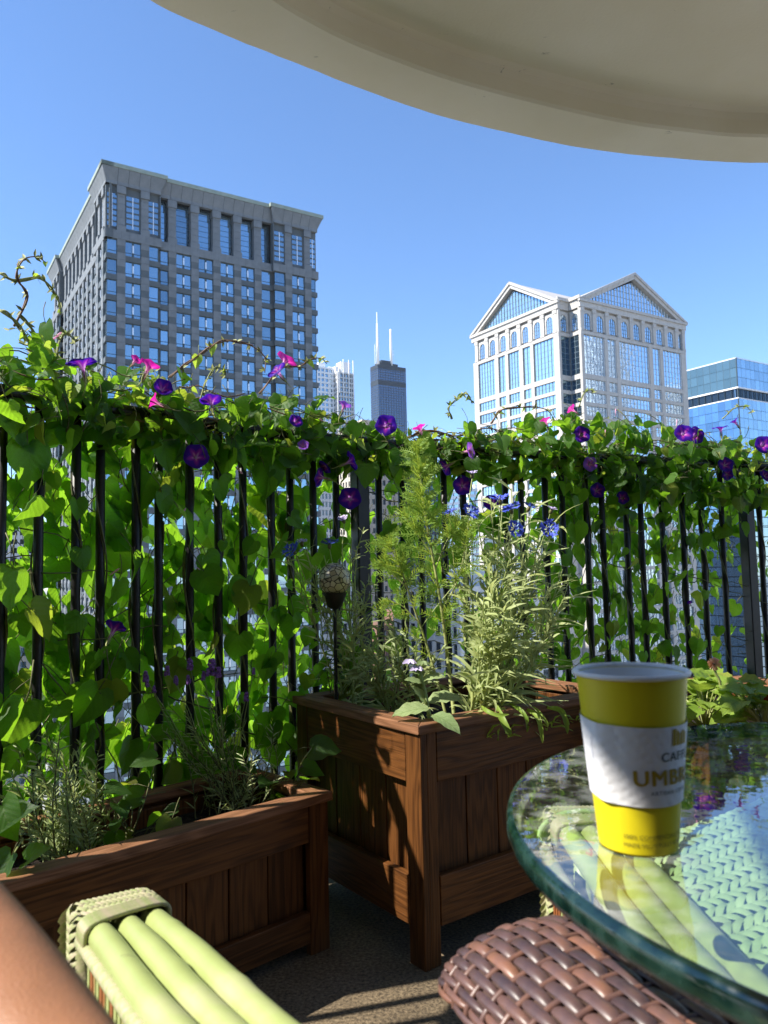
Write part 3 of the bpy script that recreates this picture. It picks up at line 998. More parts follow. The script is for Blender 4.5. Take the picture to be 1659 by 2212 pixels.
# ---- black tower with two antennas
def black_tower():
    P = V((-4.6, 1175, 0))
    T, F = grid_tower('skyscraper', 'black stepped skyscraper with two white antennas, farthest in the skyline', P, 52, 22.5, 318, 3.9, 4.6, ('black_metal', 'black_glass'), 1.1, .5, .3)
    b = MB()
    for z0, z1 in ((311.5, 317.5), (286, 293), (150, 158)):
        b.box((-.15, -.15, z0), (52.15, 22.65, z1), 0, F)
    b.build('louvre_band', MT['black_band'], T)
    b = MB(); b.box((6, 4, 318), (40, 18, 323), 0, F); b.box((10, 5, 323), (30, 17, 327), 0, F); b.build('penthouse', MT['black_band'], T)
    for (x, y, zs) in ((1.5, 2, [(318, 2.4), (345, 2.3), (365, 1.9), (383, 1.4), (384, .5), (388, .9), (400, .7), (401.5, .3)]), (29, 6, [(320, 2.4), (350, 2.1), (370, 1.7), (379, 1.6)])):
        a = MB(); a.tube([F @ V((x, y, z)) for z, r in zs], [r for z, r in zs], 10); a.build('antenna', MT['white_paint'], T, smooth=True)
        c = MB(); s_ = -1 if x < 5 else 1
        c.tube([F @ V((x + s_ * 5, y, 318)), F @ V((x + s_ * 5, y, 349 if s_ < 0 else 346))], .55 if s_ < 0 else .25, 6)
        c.tube([F @ V((x, y, 338.5)), F @ V((x + s_ * 5, y, 338.5))], .3, 5)
        c.build('side_mast', MT['white_paint'], T)


MT['black_glass'] = glass_wall('black_glass', (.11, .16, .24), .12, metal=.7, rvar=.0)
black_tower()

# ---- white apartment towers beside it
T, F = grid_tower('apartment_tower', 'white apartment tower with ribbed balconies next to the granite tower', (-42.5, 500, 0), 15.2, 16, 135.5, 3.3, 3.2, ('white_paint', 'glass_pale'), 1.3, 1.0, .5)
b = MB(); b.box((3, 3, 135.4), (8, 10, 139), 0, F); b.box((10.5, 2, 135.4), (14, 8, 136.8), 0, F); b.build('penthouse', MT['white_paint'], T)
T, F = grid_tower('apartment_tower', 'white apartment tower with rows of small balconies and a raised roof screen', (-28.9, 503, 0), 12.6, 18, 132.2, 3.2, 2.1, ('concrete_pale', 'glass_pale'), 1.0, .5, .9)
b = MB(); b.box((4, 2, 132.1), (11, 9, 140), 0, F); b.box((0, 3, 132.1), (3.2, 9, 136.5), 0, F); b.build('roof_screen', MT['white_paint'], T)
b = MB()
for x in (.8, 4.2, 8.4, 11.8): b.box((x, -.5, 118), (x + .5, .1, 138 + (x > 4) * 3), 0, F)
b.build('fin', MT['white_paint'], T)


# ---- glass office block far right
def glass_tower():
    C = V((141.0, 300., 0))
    T = thing('glass_tower', 'blue and green glass office tower at the right edge of the skyline', 'building', (C.x, C.y, GZ))
    FR = wall_frame(C, SB, -SA); FL = wall_frame(C, SA, -SB)
    LR, LL = 60, 30
    b = MB(); b.box((.5, -LL - .5, GZ), (LR, -.5, 80), 0, FR); b.build('core', MT['glass_dark'], T)
    for F, L, gm, gt in ((FR, LR, 'glass_pale', 'glass_pale'), (FL, LL, 'glass_blue3', 'glass_green')):
        def pane(x0, x1, z0, z1, mt, y=0.0):
            b = MB(); b.box((0, -.25, 0), (x1 - x0 - .12, 0, z1 - z0 - .14)); b.build('glass_panel', MT[mt], T, mw=F @ M4.Translation((x0 + .06, y, z0 + .07)))
        z = 81.0; rows_ = [(77.4, 81.0), (73.6, 77.4), (69.6, 73.6), (65.4, 69.0)]
        cw = 2.9
        n_ = int(L / cw); nv = min(n_, 14)
        for k, (z0, z1) in enumerate(rows_):
            for i in range(nv):
                if k == 3: pane(i * L / n_, (i + 1) * L / n_, z0, z1, 'glass_dark2' if F is FL else 'glass_pale', -1.2)
                else: pane(i * L / n_, (i + 1) * L / n_, z0, z1, gt)
        z = 65.0
        for k in range(6):
            for i in range(nv): pane(i * L / n_, (i + 1) * L / n_, z - 3.9, z, gm)
            z -= 3.9
        lw = MB(); zz = z
        while zz > GZ:
            for i in range(n_): lw.box((i * L / n_ + .06, -.25, zz - 3.9), (((i + 1) * L / n_) - .06, 0, zz - .4), 0, F)
            zz -= 3.9
        tag(lw.build('lower_glass', [MT[gm]], T), kind='stuff')
        b = MB(); b.box((-.1, -1.4, 69.0), (L, .25, 69.6), 0, F); b.box((-.1, -1.4, 64.95), (L, .05, 65.35), 0, F); b.build('ledge', MT['white_paint'], T)
        b = MB(); b.box((-.15, -.6, 81.0), (L, .15, 81.5), 0, F); b.build('parapet', MT['steel'], T)
        b = MB()
        for i in range(n_ + 1): b.box((i * L / n_ - .05, -.3, GZ), (i * L / n_ + .05, -.02, 81), 0, F)
        b.build('mullions', MT['mullion'], T)


MT['glass_blue3'] = glass_wall('reflective_blue_glass', (.17, .29, .44), .03, .06, .35, rvar=.25)
glass_tower()

# ---- lower buildings seen between the bars
LOWB = [
    ('tower_block', 'slim pale grey tower block with white ribs seen through the railing beside the thick post', (-30, 330), 17, 20, 46, 3.6, 1.7, ('white_paint', 'glass'), 1.2, .6),
    ('tower_block', 'cream stone tower block with stepped top behind the tall feathery plant', (-9, 290), 17, 18, 55, 3.7, 2.4, ('concrete_beige', 'glass_dark'), 1.6, 1.1),
    ('tower_block', 'dark slate tower block behind the feathery plant', (8, 420), 28, 25, 52, 3.9, 3.2, ('black_metal', 'glass_dark'), 1.4, .6),
    ('tower_block', 'white and teal banded office block behind the cornflowers', (58, 520), 46, 30, 54, 4.0, 6, ('white_paint', 'glass_pale'), 1.9, .5),
    ('tower_block', 'light stone office block low behind the tall planter plants', (18, 190), 34, 30, -4, 4.2, 3.6, ('concrete_pale', 'glass_dark'), 1.5, 1.2),
    ('tower_block', 'brown brick block low between the plants and the gabled tower', (2, 230), 15, 20, -16, 3.8, 3.2, ('brick_far', 'glass_dark'), 1.7, 1.3),
    ('tower_block', 'pale stone block with arched roofline low beside the thick railing post', (-22, 200), 20, 22, 5, 4.2, 3.0, ('concrete_pale', 'glass_dark'), 1.7, 1.4),
    ('tower_block', 'sunlit white office slab seen through the leaves at the far left', (-190, 300), 50, 40, 22, 3.8, 3.5, ('concrete_pale', 'glass_dark'), 1.7, 1.0),
    ('tower_block', 'grey office slab low at the left edge behind the leaves', (-118, 200), 24, 30, 2, 3.8, 3.0, ('concrete_beige', 'glass'), 1.5, 1.0),
]
for (nm, lb, lo, wx, wy, tp, fh, by, mts, bd, rb) in LOWB:
    T, F = grid_tower(nm, lb, (lo[0], lo[1], 0), wx, wy, tp, fh, by, mts, bd, rb, .45)
    b = MB(); b.box((wx * .25, wy * .25, tp - .1), (wx * .7, wy * .7, tp + 4), 0, F); b.build('penthouse', MT[mts[0]], T)
# buildings on the near bank that only show as reflections in the gabled tower
for (lo, wx, wy, tp, mts, lb) in (((255, 150), 30, 70, 118, ('white_paint', 'glass_dark'), 'tall white ribbed tower outside the frame on the right'),
                                  ((300, 235), 40, 40, 102, ('concrete_pale', 'glass_dark'), 'broad pale tower outside the frame on the right'),
                                  ((330, 330), 40, 40, 118, ('white_paint', 'glass_dark'), 'pale tower farthest outside the frame on the right')):
    grid_tower('tower_block', lb, (lo[0], lo[1], 0), wx, wy, tp, 4, 8, mts, 1.8, 1.6, .5)

# ================================================================== RAILING
RH = 1.345
rl = thing('railing', 'black iron balcony railing with round bars overgrown by morning glory', 'railing', tuple(rail(2.4)[0]))
thick = [785, 1612, 1043]
posts_s = sorted([rail_s(785, 1200), rail_s(1612, 1200), .35, 1.45])
for s in posts_s:
    p, t, n = rail(s)
    b = MB(); b.box((-.024, -.024, 0), (.024, .024, RH - .03))
    o = b.build('post', MT['iron'], rl, mw=frame(p, t, (0, 0, 1))); bevel(o, .004)
bar = MB(); bar.tube([(0, 0, .07), (0, 0, .5), (0, 0, .9), (0, 0, RH - .03)], .0118, 8)
barm = bar.mesh('bar', [MT['iron']], True)
barx = [8, 80, 151, 221, 288, 351, 410, 469, 529, 581, 632, 684, 733, 826, 872, 916, 958, 1002, 1090, 1134, 1176, 1219, 1265, 1308, 1351, 1396, 1438, 1479, 1523, 1567, 1651, 1694]
bars = [rail_s(x, 1250) for x in barx]
s = bars[0] - .1
while s > .1: bars.append(s); s -= .1
s = bars[len(barx) - 1] + .1
while s < RS[-1] - .1: bars.append(s); s += .1
for s in bars:
    p, t, n = rail(s)
    put('bar', barm, rl, frame(p, t, (rnd.uniform(-.003, .003), rnd.uniform(-.003, .003), 1)))
n_ = 70
b = MB()
prof = [(-.022, -.016), (.022, -.016), (.026, -.004), (.018, .012), (0, .017), (-.018, .012), (-.026, -.004)]
K = len(prof)
pts = []
for i in range(n_):
    p, t, n = rail(RS[-1] * i / (n_ - 1))
    for (o, z) in prof: pts.append(p + n * o + V((0, 0, RH - .016 + z)))
b.add(pts, [(i * K + k, i * K + (k + 1) % K, (i + 1) * K + (k + 1) % K, (i + 1) * K + k) for i in range(n_ - 1) for k in range(K)])
b.build('top_rail', MT['iron'], rl, smooth=True)
b = MB()
for i in range(n_ - 1):
    a = rail(RS[-1] * i / (n_ - 1)); c = rail(RS[-1] * (i + 1) / (n_ - 1))
    q = [a[0] - a[2] * .012, a[0] + a[2] * .012, c[0] + c[2] * .012, c[0] - c[2] * .012]
    b.add([v + V((0, 0, .06)) for v in q] + [v + V((0, 0, .08)) for v in q], [(3, 2, 1, 0), (4, 5, 6, 7), (0, 1, 5, 4), (2, 3, 7, 6)])
b.build('bottom_rail', MT['iron'], rl)


# ================================================================== PLANTERS
def board(name, T, p0, p1, wd, th, up, mat='cedar', bv=.002, twist=0):
    """plank from p0 to p1 (centre line), wide along up x length, thick along up"""
    p0, p1 = V(p0), V(p1); L = (p1 - p0).length
    b = MB(); b.box((-L / 2, -wd / 2, -th / 2), (L / 2, wd / 2, th / 2))
    o = b.build(name, MT[mat], T, mw=frame((p0 + p1) / 2, p1 - p0, up))
    return bevel(o, bv)


def planter(label, c, az_l, az_r, ll, lr, h, capw=.06, ap=.115, pw=.056, low=.11, lowz=.085, lmat='cedar', plankw=.105):
    """c = front corner; one face runs ll along azimuth az_l, the other lr along az_r"""
    c = V(c); A_ = V((math.sin(az_l), math.cos(az_l), 0)); B_ = V((math.sin(az_r), math.cos(az_r), 0))
    T = thing('planter', label, 'planter', tuple((c + A_ * ll / 2 + B_ * lr / 2)[:2]) + (0,), -az_r + PI / 2)
    Z = V((0, 0, 1))
    nA = -B_; nB = -A_            # outward normals of the two visible faces
    ct = .022
    zt = h - ct
    # corner posts, L shaped as two boards
    for (q, da, db) in ((c, A_, B_), (c + A_ * ll, -A_, B_), (c + B_ * lr, A_, -B_), (c + A_ * ll + B_ * lr, -A_, -B_)):
        board('corner_post', T, q + da * pw / 2 + V((0, 0, .0)) + db * .0115, q + da * pw / 2 + db * .0115 + Z * zt, pw, .019, db, 'cedar')
        board('corner_post', T, q + db * .0365 + da * .0115, q + db * .0365 + da * .0115 + Z * zt, .029, .019, da, 'cedar')
    for (q, d, L, n) in ((c, A_, ll, nA), (c, B_, lr, nB), (c + B_ * lr, A_, ll, -nA), (c + A_ * ll, B_, lr, -nB)):
        i_ = -n
        e_ = .053 if d is B_ else pw + .002
        a0 = q + d * e_; a1 = q + d * (L - e_)
        # apron and lower rail, flush with the posts
        board('apron', T, a0 + i_ * .012 + Z * (zt - ap / 2 - .001), a1 + i_ * .012 + Z * (zt - ap / 2 - .001), ap, .018, n, 'cedar')
        board('lower_rail', T, a0 + i_ * .011 + Z * (lowz + low / 2), a1 + i_ * .011 + Z * (lowz + low / 2), low, .02, n, 'cedar')
        # vertical planks set back
        k = max(1, round((L - 2 * pw) / plankw)); w_ = (L - 2 * pw) / k
        for j in range(k):
            m_ = q + d * (pw + (j + .5) * w_) + i_ * (.033 + rnd.uniform(0, .0015))
            board('plank', T, m_ + Z * (lowz + .004), m_ + Z * (zt - .01), w_ - .003, .016, n, lmat)
        # cap: mitred board
        ov = .008
        o0 = q + n * ov; 
        x0 = -ov; x1 = L + ov
        b = MB()
        F = frame(q + Z * zt, d, Z)
        # F local y = Z x d
        sgn = 1 if (Z.cross(d)).dot(n) < 0 else -1
        yo, yi = -sgn * ov, sgn * (capw - ov)
        vv = [(x0, yo, 0), (x1, yo, 0), (x1 - capw, yi, 0), (x0 + capw, yi, 0)]
        vv += [(x, y, ct) for x, y, z in vv]
        b.add(vv, [(3, 2, 1, 0), (4, 5, 6, 7), (0, 1, 5, 4), (1, 2, 6, 5), (2, 3, 7, 6), (3, 0, 4, 7)])
        o = b.build('cap_board', MT['cedar_grey'], T, mw=F)
        bmx = bmesh.new(); bmx.from_mesh(o.data); bmesh.ops.recalc_face_normals(bmx, faces=bmx.faces); bmx.to_mesh(o.data); bmx.free()
        bevel(o, .003)
    # soil: bumpy sheet
    b = MB(); nx, ny = 36, 20
    vs_ = []
    for i in range(nx + 1):
        for j in range(ny + 1):
            vs_.append(c + A_ * (.043 + (ll - .086) * i / nx) + B_ * (.043 + (lr - .086) * j / ny) + Z * (h - .07 + rnd.uniform(-.008, .008)))
    b.add(vs_, [(i * (ny + 1) + j, i * (ny + 1) + j + 1, (i + 1) * (ny + 1) + j + 1, (i + 1) * (ny + 1) + j) for i in range(nx) for j in range(ny)])
    b.build('soil', MT['soil'], T, smooth=True)
    return T


TPC = V((.069, 1.782, 0)); TPH = .543
AZL, AZR = R_(-36.5), R_(53.5)
planter('tall square cedar planter with mitred cap in the middle of the balcony', TPC, AZL, AZR, .56, .74, TPH)
# low planter at left: front runs from lower left to its right end
LPE = V((-.150, 1.905, 0)); LPH = .366
LPA = V((-.688, 1.393, 0)) - LPE; lpaz = math.atan2(LPA.x, LPA.y)
planter('low long cedar planter along the railing at left, holding rosemary and lavender', LPE, lpaz, lpaz + PI / 2, 1.25, .34, LPH, capw=.05, ap=.085, low=.07, lowz=.03)
P3 = V((.74, 1.97, 0))
planter('cedar planter behind the glass table at right, full of bright leafy greens', P3 + V((.09, .07, 0)), AZL, AZR, .55, .95, .465)

# ================================================================== PLANTS
def heart_mesh(name, mat, fold=.25, curl=.18, wave=.02, seed=0, wide=1.0, petiole=True, lobes=0, smat='stem'):
    r = random.Random(seed)
    O = [(0, 0), (.17, -.15), (.36, -.13), (.50, .06), (.53, .27), (.46, .48), (.33, .67), (.17, .85), (0, 1.03)]
    if lobes: O = [(0, 0), (.17, -.15), (.38, -.12), (.53, .05), (.50, .22), (.36, .34), (.30, .55), (.16, .78), (0, 1.05)]
    b = MB(); vs_ = []; uvs = []
    n = len(O)
    tw = r.uniform(-.15, .15)

    def zf(x, y): return fold * abs(x) * (1 - .3 * y) - curl * y * y + wave * math.sin(x * 17 + seed) + wave * math.cos(y * 13 + seed * 2) + tw * x * y
    for sgn in (-1, 1):
        rows_ = []
        for i, (ox, oy) in enumerate(O):
            my = max(0, oy * .97 if i not in (1, 2) else 0)
            my = (0, 0, .02, .12, .28, .47, .66, .83, 1.03)[i]
            rows_.append([(0, my), (ox * .5, (my + oy) / 2 + .01), (ox * .82, (my + oy * 3) / 4), (ox, oy)])
        base = len(vs_)
        for row in rows_:
            for (x, y) in row:
                jx = r.uniform(-.012, .012) if x > .1 else 0
                vs_.append(V((sgn * (x + jx) * wide, y, zf(x, y)))); uvs.append((.5 + sgn * x, y))
        fs = []
        for i in range(n - 1):
            for k in range(3):
                a = base + i * 4 + k
                f = (a, a + 1, a + 5, a + 4) if sgn > 0 else (a, a + 4, a + 5, a + 1)
                fs.append(f)
        b.add([], [], 0)
        for f in fs:
            b.uv[len(b.f)] = [uvs[i] for i in f]; b.f.append(list(f)); b.m.append(0)
    b.v = [tuple(p) for p in vs_]
    if petiole:
        b.tube([(0, .0, 0), (0, -.3, .06), (.05, -.65, .0), (.08, -.95, -.12)], [.016, .016, .018, .02], 4, 1)
    me = b.mesh(name, [MT[mat], MT[smat]], True)
    return me


LEAF = [heart_mesh('leaf', 'leaf', f, c, .02 + .006 * (i % 4), i, wd, lobes=(i in (5, 7))) for i, (f, c, wd) in enumerate([(.28, .12, 1), (.5, .25, .95), (.1, .35, 1.05), (-.15, .15, 1), (.35, .5, .9), (.2, .15, 1.05), (.8, .2, .9), (.45, .7, 1.0), (-.3, .5, .95), (.6, -.2, .85)])]
YLEAF = [heart_mesh('leaf', 'leaf_young', f, c, .02, i + 10, .8, smat='stem_light') for i, (f, c) in enumerate([(.5, .3), (.9, .2), (.3, .6)])]
OLEAF = {}


def leafM(p, tip, nrm, size):
    tip = V(tip).normalized(); nrm = V(nrm)
    x = tip.cross(nrm)
    if x.length < 1e-3: x = tip.orthogonal()
    x.normalize(); z = x.cross(tip)
    m_ = M4((x, tip, z)).transposed().to_4x4() @ M4.Scale(size, 4)
    m_.translation = V(p)
    return m_


def rdir(sp=1.0):
    return V((rnd.gauss(0, sp), rnd.gauss(0, sp), rnd.gauss(0, sp)))


# flower: funnel with five soft lobes, throat down local -Z, opens to +Z
def funnel_mesh(mat, seed=0, open_=1.0, flop=0):
    r_ = random.Random(seed); b = MB(); n = 30
    prof = [(.07, -1.35), (.08, -.95), (.13, -.55), (.24, -.28), (.42, -.12), (.68, -.03), (.90, .0), (1.0, -.02 - flop)]
    vs_ = []; uvs = []
    for j, (r, z) in enumerate(prof):
        for k in range(n + 1):
            a = 2 * PI * k / n
            lob = 1 + (.05 * math.cos(5 * a) if j > 4 else 0) + r_.uniform(-.012, .012) * (j > 5)
            rr = r * lob * (1 if j < 3 else open_)
            zz = z + (.05 * math.cos(5 * a) * (r ** 2)) + r_.uniform(-.015, .015) * (j > 5) + (1 - open_) * r * .9
            vs_.append(V((rr * math.cos(a), rr * math.sin(a), zz))); uvs.append((j / (len(prof) - 1), k / n))
    fs = []
    for j in range(len(prof) - 1):
        for k in range(n):
            a = j * (n + 1) + k; fs.append((a, a + 1, a + n + 2, a + n + 1))
    b.add(vs_, fs, 0, uvs)
    # pale stamen tip deep in the throat
    b.tube([(0, 0, -.9), (0, 0, -.30)], [.03, .05], 5, 1)
    return b.mesh('flower', [MT[mat], MT['white_paint']], True)


cal = MB()
for k in range(5):
    a = 2 * PI * k / 5; d = V((math.cos(a), math.sin(a), 0))
    cal.ribbon([d * .05 + V((0, 0, -1.5)), d * .13 + V((0, 0, -1.2)), d * .17 + V((0, 0, -.85)), d * .22 + V((0, 0, -.55))], [.05, .07, .05, .005], d, 0, .2)
cal.tube([(0, 0, -1.45), (.1, 0, -1.9), (.35, 0, -2.3)], [.06, .04, .035], 5, 0)
CAL = cal.mesh('calyx', [MT['stem_light']], True)
FUN = {k: [funnel_mesh(k, i, o, fl_) for i, (o, fl_) in enumerate([(1, 0), (1, .08), (.78, 0), (.6, -.05)])] for k in ('purple', 'pink', 'lilac')}
bud = MB(); bud.lathe([(.001, -1.6), (.1, -1.5), (.12, -1.1), (.09, -.7), (.16, -.3), (.13, 0), (.02, .3)], 8)
BUD = bud.mesh('bud', [MT['pink']], True)
pn = MB()

# flowers: u, v, colour, facing, radius
FL = [(620, 775, 'pink', (.3, .1, .5), .034, 0), (323, 790, 'pink', (.3, .2, .8), .032, 2), (333, 868, 'pink', (-.9, -.2, .4), .030, 2), (906, 925, 'pink', (-.4, .1, 1), .03, 2), (352, 838, 'purple', (.3, -.5, .2), .032, 2),
      (1235, 884, 'pink', (-.8, -.3, .5), .026, 2), (1178, 908, 'pink', (-.3, -.3, .7), .026, 2), (293, 778, 'pink', (.4, .4, .7), .02, 2), (176, 780, 'purple', (-.15, -.1, 1), .036, 1), (596, 798, 'purple', (-.5, -.5, .6), .032, 1),
      (455, 862, 'purple', (-.2, .3, 1), .030, 1), (834, 918, 'purple', (0, -1, .05), .036, 0), (744, 876, 'lilac', (.4, .2, .9), .028, 2), (640, 908, 'purple', (.4, -.7, .3), .022, 1), (424, 985, 'purple', (.3, -1, .1), .034, 0),
      (762, 995, 'purple', (.7, .2, .3), .034, 1), (756, 1076, 'purple', (0, -1, .1), .037, 0), (1017, 973, 'lilac', (.7, -.4, .1), .032, 0), (1000, 1048, 'purple', (0, -1, .05), .036, 0), (1257, 938, 'purple', (0, -1, .1), .033, 0),
      (1275, 1002, 'lilac', (.1, -1, .0), .029, 0), (1291, 1059, 'purple', (.1, -1, .1), .031, 0), (1345, 1075, 'purple', (0, -1, .1), .027, 0), (1477, 935, 'purple', (-.1, -1, .2), .038, 0), (1503, 940, 'purple', (.1, -1, .1), .038, 0),
      (1556, 922, 'purple', (-.1, -.1, 1), .034, 1), (1586, 910, 'purple', (-.5, .1, .8), .028, 2), (1568, 1003, 'purple', (0, -1, .2), .034, 0), (1572, 1025, 'purple', (.1, -1, -.2), .027, 0), (1650, 960, 'purple', (0, -1, .1), .04, 0),
      (688, 1030, 'purple', (-.7, .2, .2), .032, 1), (248, 1356, 'purple', (.2, .6, .8), .034, 2), (1655, 1026, 'purple', (.3, -.6, .3), .034, 1), (655, 962, 'lilac', (.1, -.8, .3), .022, 2), (1490, 1302, 'purple', (0, .5, .5), .014, 2), (960, 1010, 'purple', (-.6, .4, -.3), .034, 1), (1062, 1085, 'purple', (0, .7, .2), .03, 1), (700, 1010, 'purple', (-.5, -.3, -.5), .026, 1)]
FLP = []
for (u, v, c, d, r, var) in FL:
    P = on_rail(u, v, -.13 if v < 1010 else -.05); FLP.append((P, (P - V((0, 0, CAMH))).normalized(), (P - V((0, 0, CAMH))).length, r))


def crowds(P, sz):
    """keep leaves from growing over the open flowers"""
    q = P - V((0, 0, CAMH)); L = q.length; q = q / L
    for (F, d, Lf, r) in FLP:
        if L < Lf + .015 and (q - d).length * L < r * .75 + sz * .5: return True
    return False


# ---- vines
reg = [  # measured directions at the railing, label
    (-140, 75, 'dense morning glory vine piled highest at the far left end of the railing'),
    (75, 165, 'morning glory vine left of the first big violet flower, over the second and third bars'),
    (165, 255, 'morning glory vine under the upturned violet flower at the left of the railing'),
    (255, 345, 'morning glory vine under the leftmost pink flowers'),
    (345, 440, 'morning glory vine where the long arching shoot starts, around the dark purple flower'),
    (440, 545, 'morning glory vine below the arch of the long shoot, with one blue violet flower'),
    (545, 650, 'morning glory vine with the magenta flower standing highest before the granite tower'),
    (650, 760, 'morning glory vine just left of the thick middle post, behind the mosaic lantern'),
    (760, 900, 'thin morning glory vine at the thick middle post, with a big round violet flower'),
    (900, 1040, 'sparse morning glory vine behind the feathery plant, brown stems twisted along the rail'),
    (1040, 1180, 'sparse morning glory vine behind the blue cornflowers'),
    (1180, 1290, 'shaded morning glory vine heaped on the rail below the left gable, large pale leaf'),
    (1290, 1400, 'dark shaded morning glory vine below the right gable of the white tower'),
    (1400, 1500, 'dark morning glory vine left of the twin violet flowers'),
    (1500, 1590, 'dark morning glory vine right of the twin violet flowers'),
    (1590, 1860, 'thin morning glory vine at the right edge around the outer post'),
]
ztop_u = [(-140, 1.36), (-30, 1.40), (15, 1.51), (60, 1.48), (110, 1.44), (330, 1.445), (480, 1.41), (620, 1.44), (760, 1.39), (900, 1.38), (1050, 1.40), (1240, 1.49), (1400, 1.475), (1560, 1.44), (1860, 1.43)]


def interp(tab, u):
    for (a, x), (c, y) in zip(tab, tab[1:]):
        if u <= c: return x + (y - x) * max(0, min(1, (u - a) / (c - a)))
    return tab[-1][1]


cover_u = [(-140, 1.15), (120, 1.15), (450, 1.05), (640, 1.0), (700, .72), (900, .5), (1150, .62), (1210, 1.6), (1400, 1.5), (1480, 1.15), (1560, .65), (1640, .3), (1860, .25)]
VINES = []
for (u0, u1, lab) in reg:
    s0 = rail_s(u0, 1100) if u0 > -100 else rail_s(0, 1100) - .06
    s1 = rail_s(u1, 1100) if u1 < 1800 else rail_s(1640, 1100) + .6
    p, t, n = rail((s0 + s1) / 2)
    T = thing('morning_glory_vine', lab, 'vine', (p.x, p.y, 0), 0, 'morning glory vines along the railing')
    VINES.append((s0, s1, T))
    width = s1 - s0; um = (u0 + u1) / 2
    cov = interp(cover_u, um)
    cnt = 0
    # body leaves: mostly outside the bars, hanging
    nb = min(290, int(width * 1.2 * cov * 690))
    for k in range(nb):
        s = rnd.uniform(s0, s1); uu = u0 + (u1 - u0) * (s - s0) / width
        if rnd.random() > interp(cover_u, uu) / max(cov, .01) * .98: continue
        p, t, n = rail(s)
        z = .12 + 1.2 * rnd.random()
        if z < .95 and uu > 660 and rnd.random() < .25: continue
        side = rnd.random()
        off = rnd.uniform(.018, .13) if side < .86 else -rnd.uniform(.02, .07)
        up = V((0, 0, 1))
        nrm = (n * 1.0 + t * rnd.gauss(-.25, .65) + up * rnd.gauss(.35, .45))
        if side >= .86: nrm = -n * .7 + up * .6 + t * rnd.gauss(0, .6)
        tip = (-up * 1.0 + t * rnd.gauss(0, .55) + n * rnd.gauss(.12, .25))
        sz = rnd.choice((.032, .045, .055, .062, .068, .076, .086, .097)) * rnd.uniform(.85, 1.08) * (1.0 if uu < 700 else .84)
        Q = p + n * off + up * z
        if crowds(Q + tip.normalized() * sz * .45, sz): continue
        put('leaf', rnd.choice(LEAF), T, leafM(Q, tip, nrm, sz)); cnt += 1
    # crown of leaves heaped on the rail
    nt_ = int(width * (470 if um > 1150 else 380))
    for k in range(nt_):
        s = rnd.uniform(s0, s1); uu = u0 + (u1 - u0) * (s - s0) / width
        p, t, n = rail(s); up = V((0, 0, 1))
        zt = interp(ztop_u, uu); lowz = 1.17 if um > 1180 else 1.24; h = zt - lowz
        f = rnd.random()
        z = lowz + h * (f ** 1.1)
        off = rnd.gauss(-.005, .055)
        if um > 1180 and rnd.random() < .5: off -= .03
        nrm = up * rnd.uniform(.2, 1.1) + n * rnd.gauss(-.45, .65) + t * rnd.gauss(-.2, .5)
        tip = t * rnd.gauss(0, .8) + n * rnd.gauss(0, .7) + up * rnd.gauss(-.6, .5)
        yg = rnd.random() < (.30 if f > .5 else .12)
        sz = rnd.uniform(.02, .042) if yg else rnd.choice((.04, .05, .055, .065, .08)) * rnd.uniform(.85, 1.05)
        if um < 1180 and f > .75: sz *= .8
        Q = p + n * off + up * z
        if crowds(Q + tip.normalized() * sz * .45, sz): continue
        put('leaf', rnd.choice(YLEAF if yg else LEAF), T, leafM(Q, tip, nrm, sz)); cnt += 1
    # stems: spirals round the bars and wandering runners
    sb = MB()
    for sbar in bars:
        if s0 <= sbar < s1 and rnd.random() < (.95 if um < 700 or um > 1180 else .6):
            p, t, n = rail(sbar)
            z = .05; a = rnd.uniform(0, 6); pts = []; k_ = rnd.uniform(9, 17)
            sg = -1
            z1 = rnd.uniform(1.0, 1.33)
            while z < z1:
                a += .5 * sg; z += .5 / k_
                rr = .0135 + .002 * math.sin(z * 9)
                pts.append(p + t * rr * math.cos(a) + n * rr * math.sin(a) + V((0, 0, z)))
            sb.tube(pts, .0027, 4, 0, False)
            if rnd.random() < .5: sb.tube([q + t * .004 * math.cos(i * .4) + n * .004 for i, q in enumerate(pts)], .0018, 4, 0, False)
    for k in range(int(width * 26)):
        s = rnd.uniform(s0, s1); z = rnd.uniform(.2, 1.2); sd_ = rnd.choice((-1, 1)); pts = []
        off = rnd.uniform(-.02, .06); dz = rnd.gauss(.0, .5)
        for j in range(9):
            q, t, n = rail(s); pts.append(q + n * (off + .02 * math.sin(j * 1.3 + k)) + V((0, 0, z)))
            s += sd_ * .035; z += .02 * dz + rnd.uniform(-.012, .012)
        sb.tube(pts, rnd.choice((.0012, .0016, .0022)), 4, 0, False)
    if sb.v: tag(sb.build('twining_stems', MT['stem'], T, smooth=True), kind='stuff')
    st = MB()
    for k in range(int(width * 34)):
        s = rnd.uniform(s0, s1); uu = u0 + (u1 - u0) * (s - s0) / width
        zt = interp(ztop_u, uu); z = rnd.uniform(1.29, min(zt, 1.42)); pts = []; off = rnd.uniform(-.05, .05); ph = rnd.uniform(0, 6)
        sd_ = rnd.choice((-1, 1))
        for j in range(11):
            q, t, n = rail(s); pts.append(q + n * (off + .02 * math.sin(j * .9 + ph)) + V((0, 0, z + .012 * math.sin(j * 1.1 + ph))))
            s += sd_ * .028
        st.tube(pts, [.0022] * 8 + [.0017, .0013, .0009], 4, rnd.choice((0, 0, 1, 2)), False)
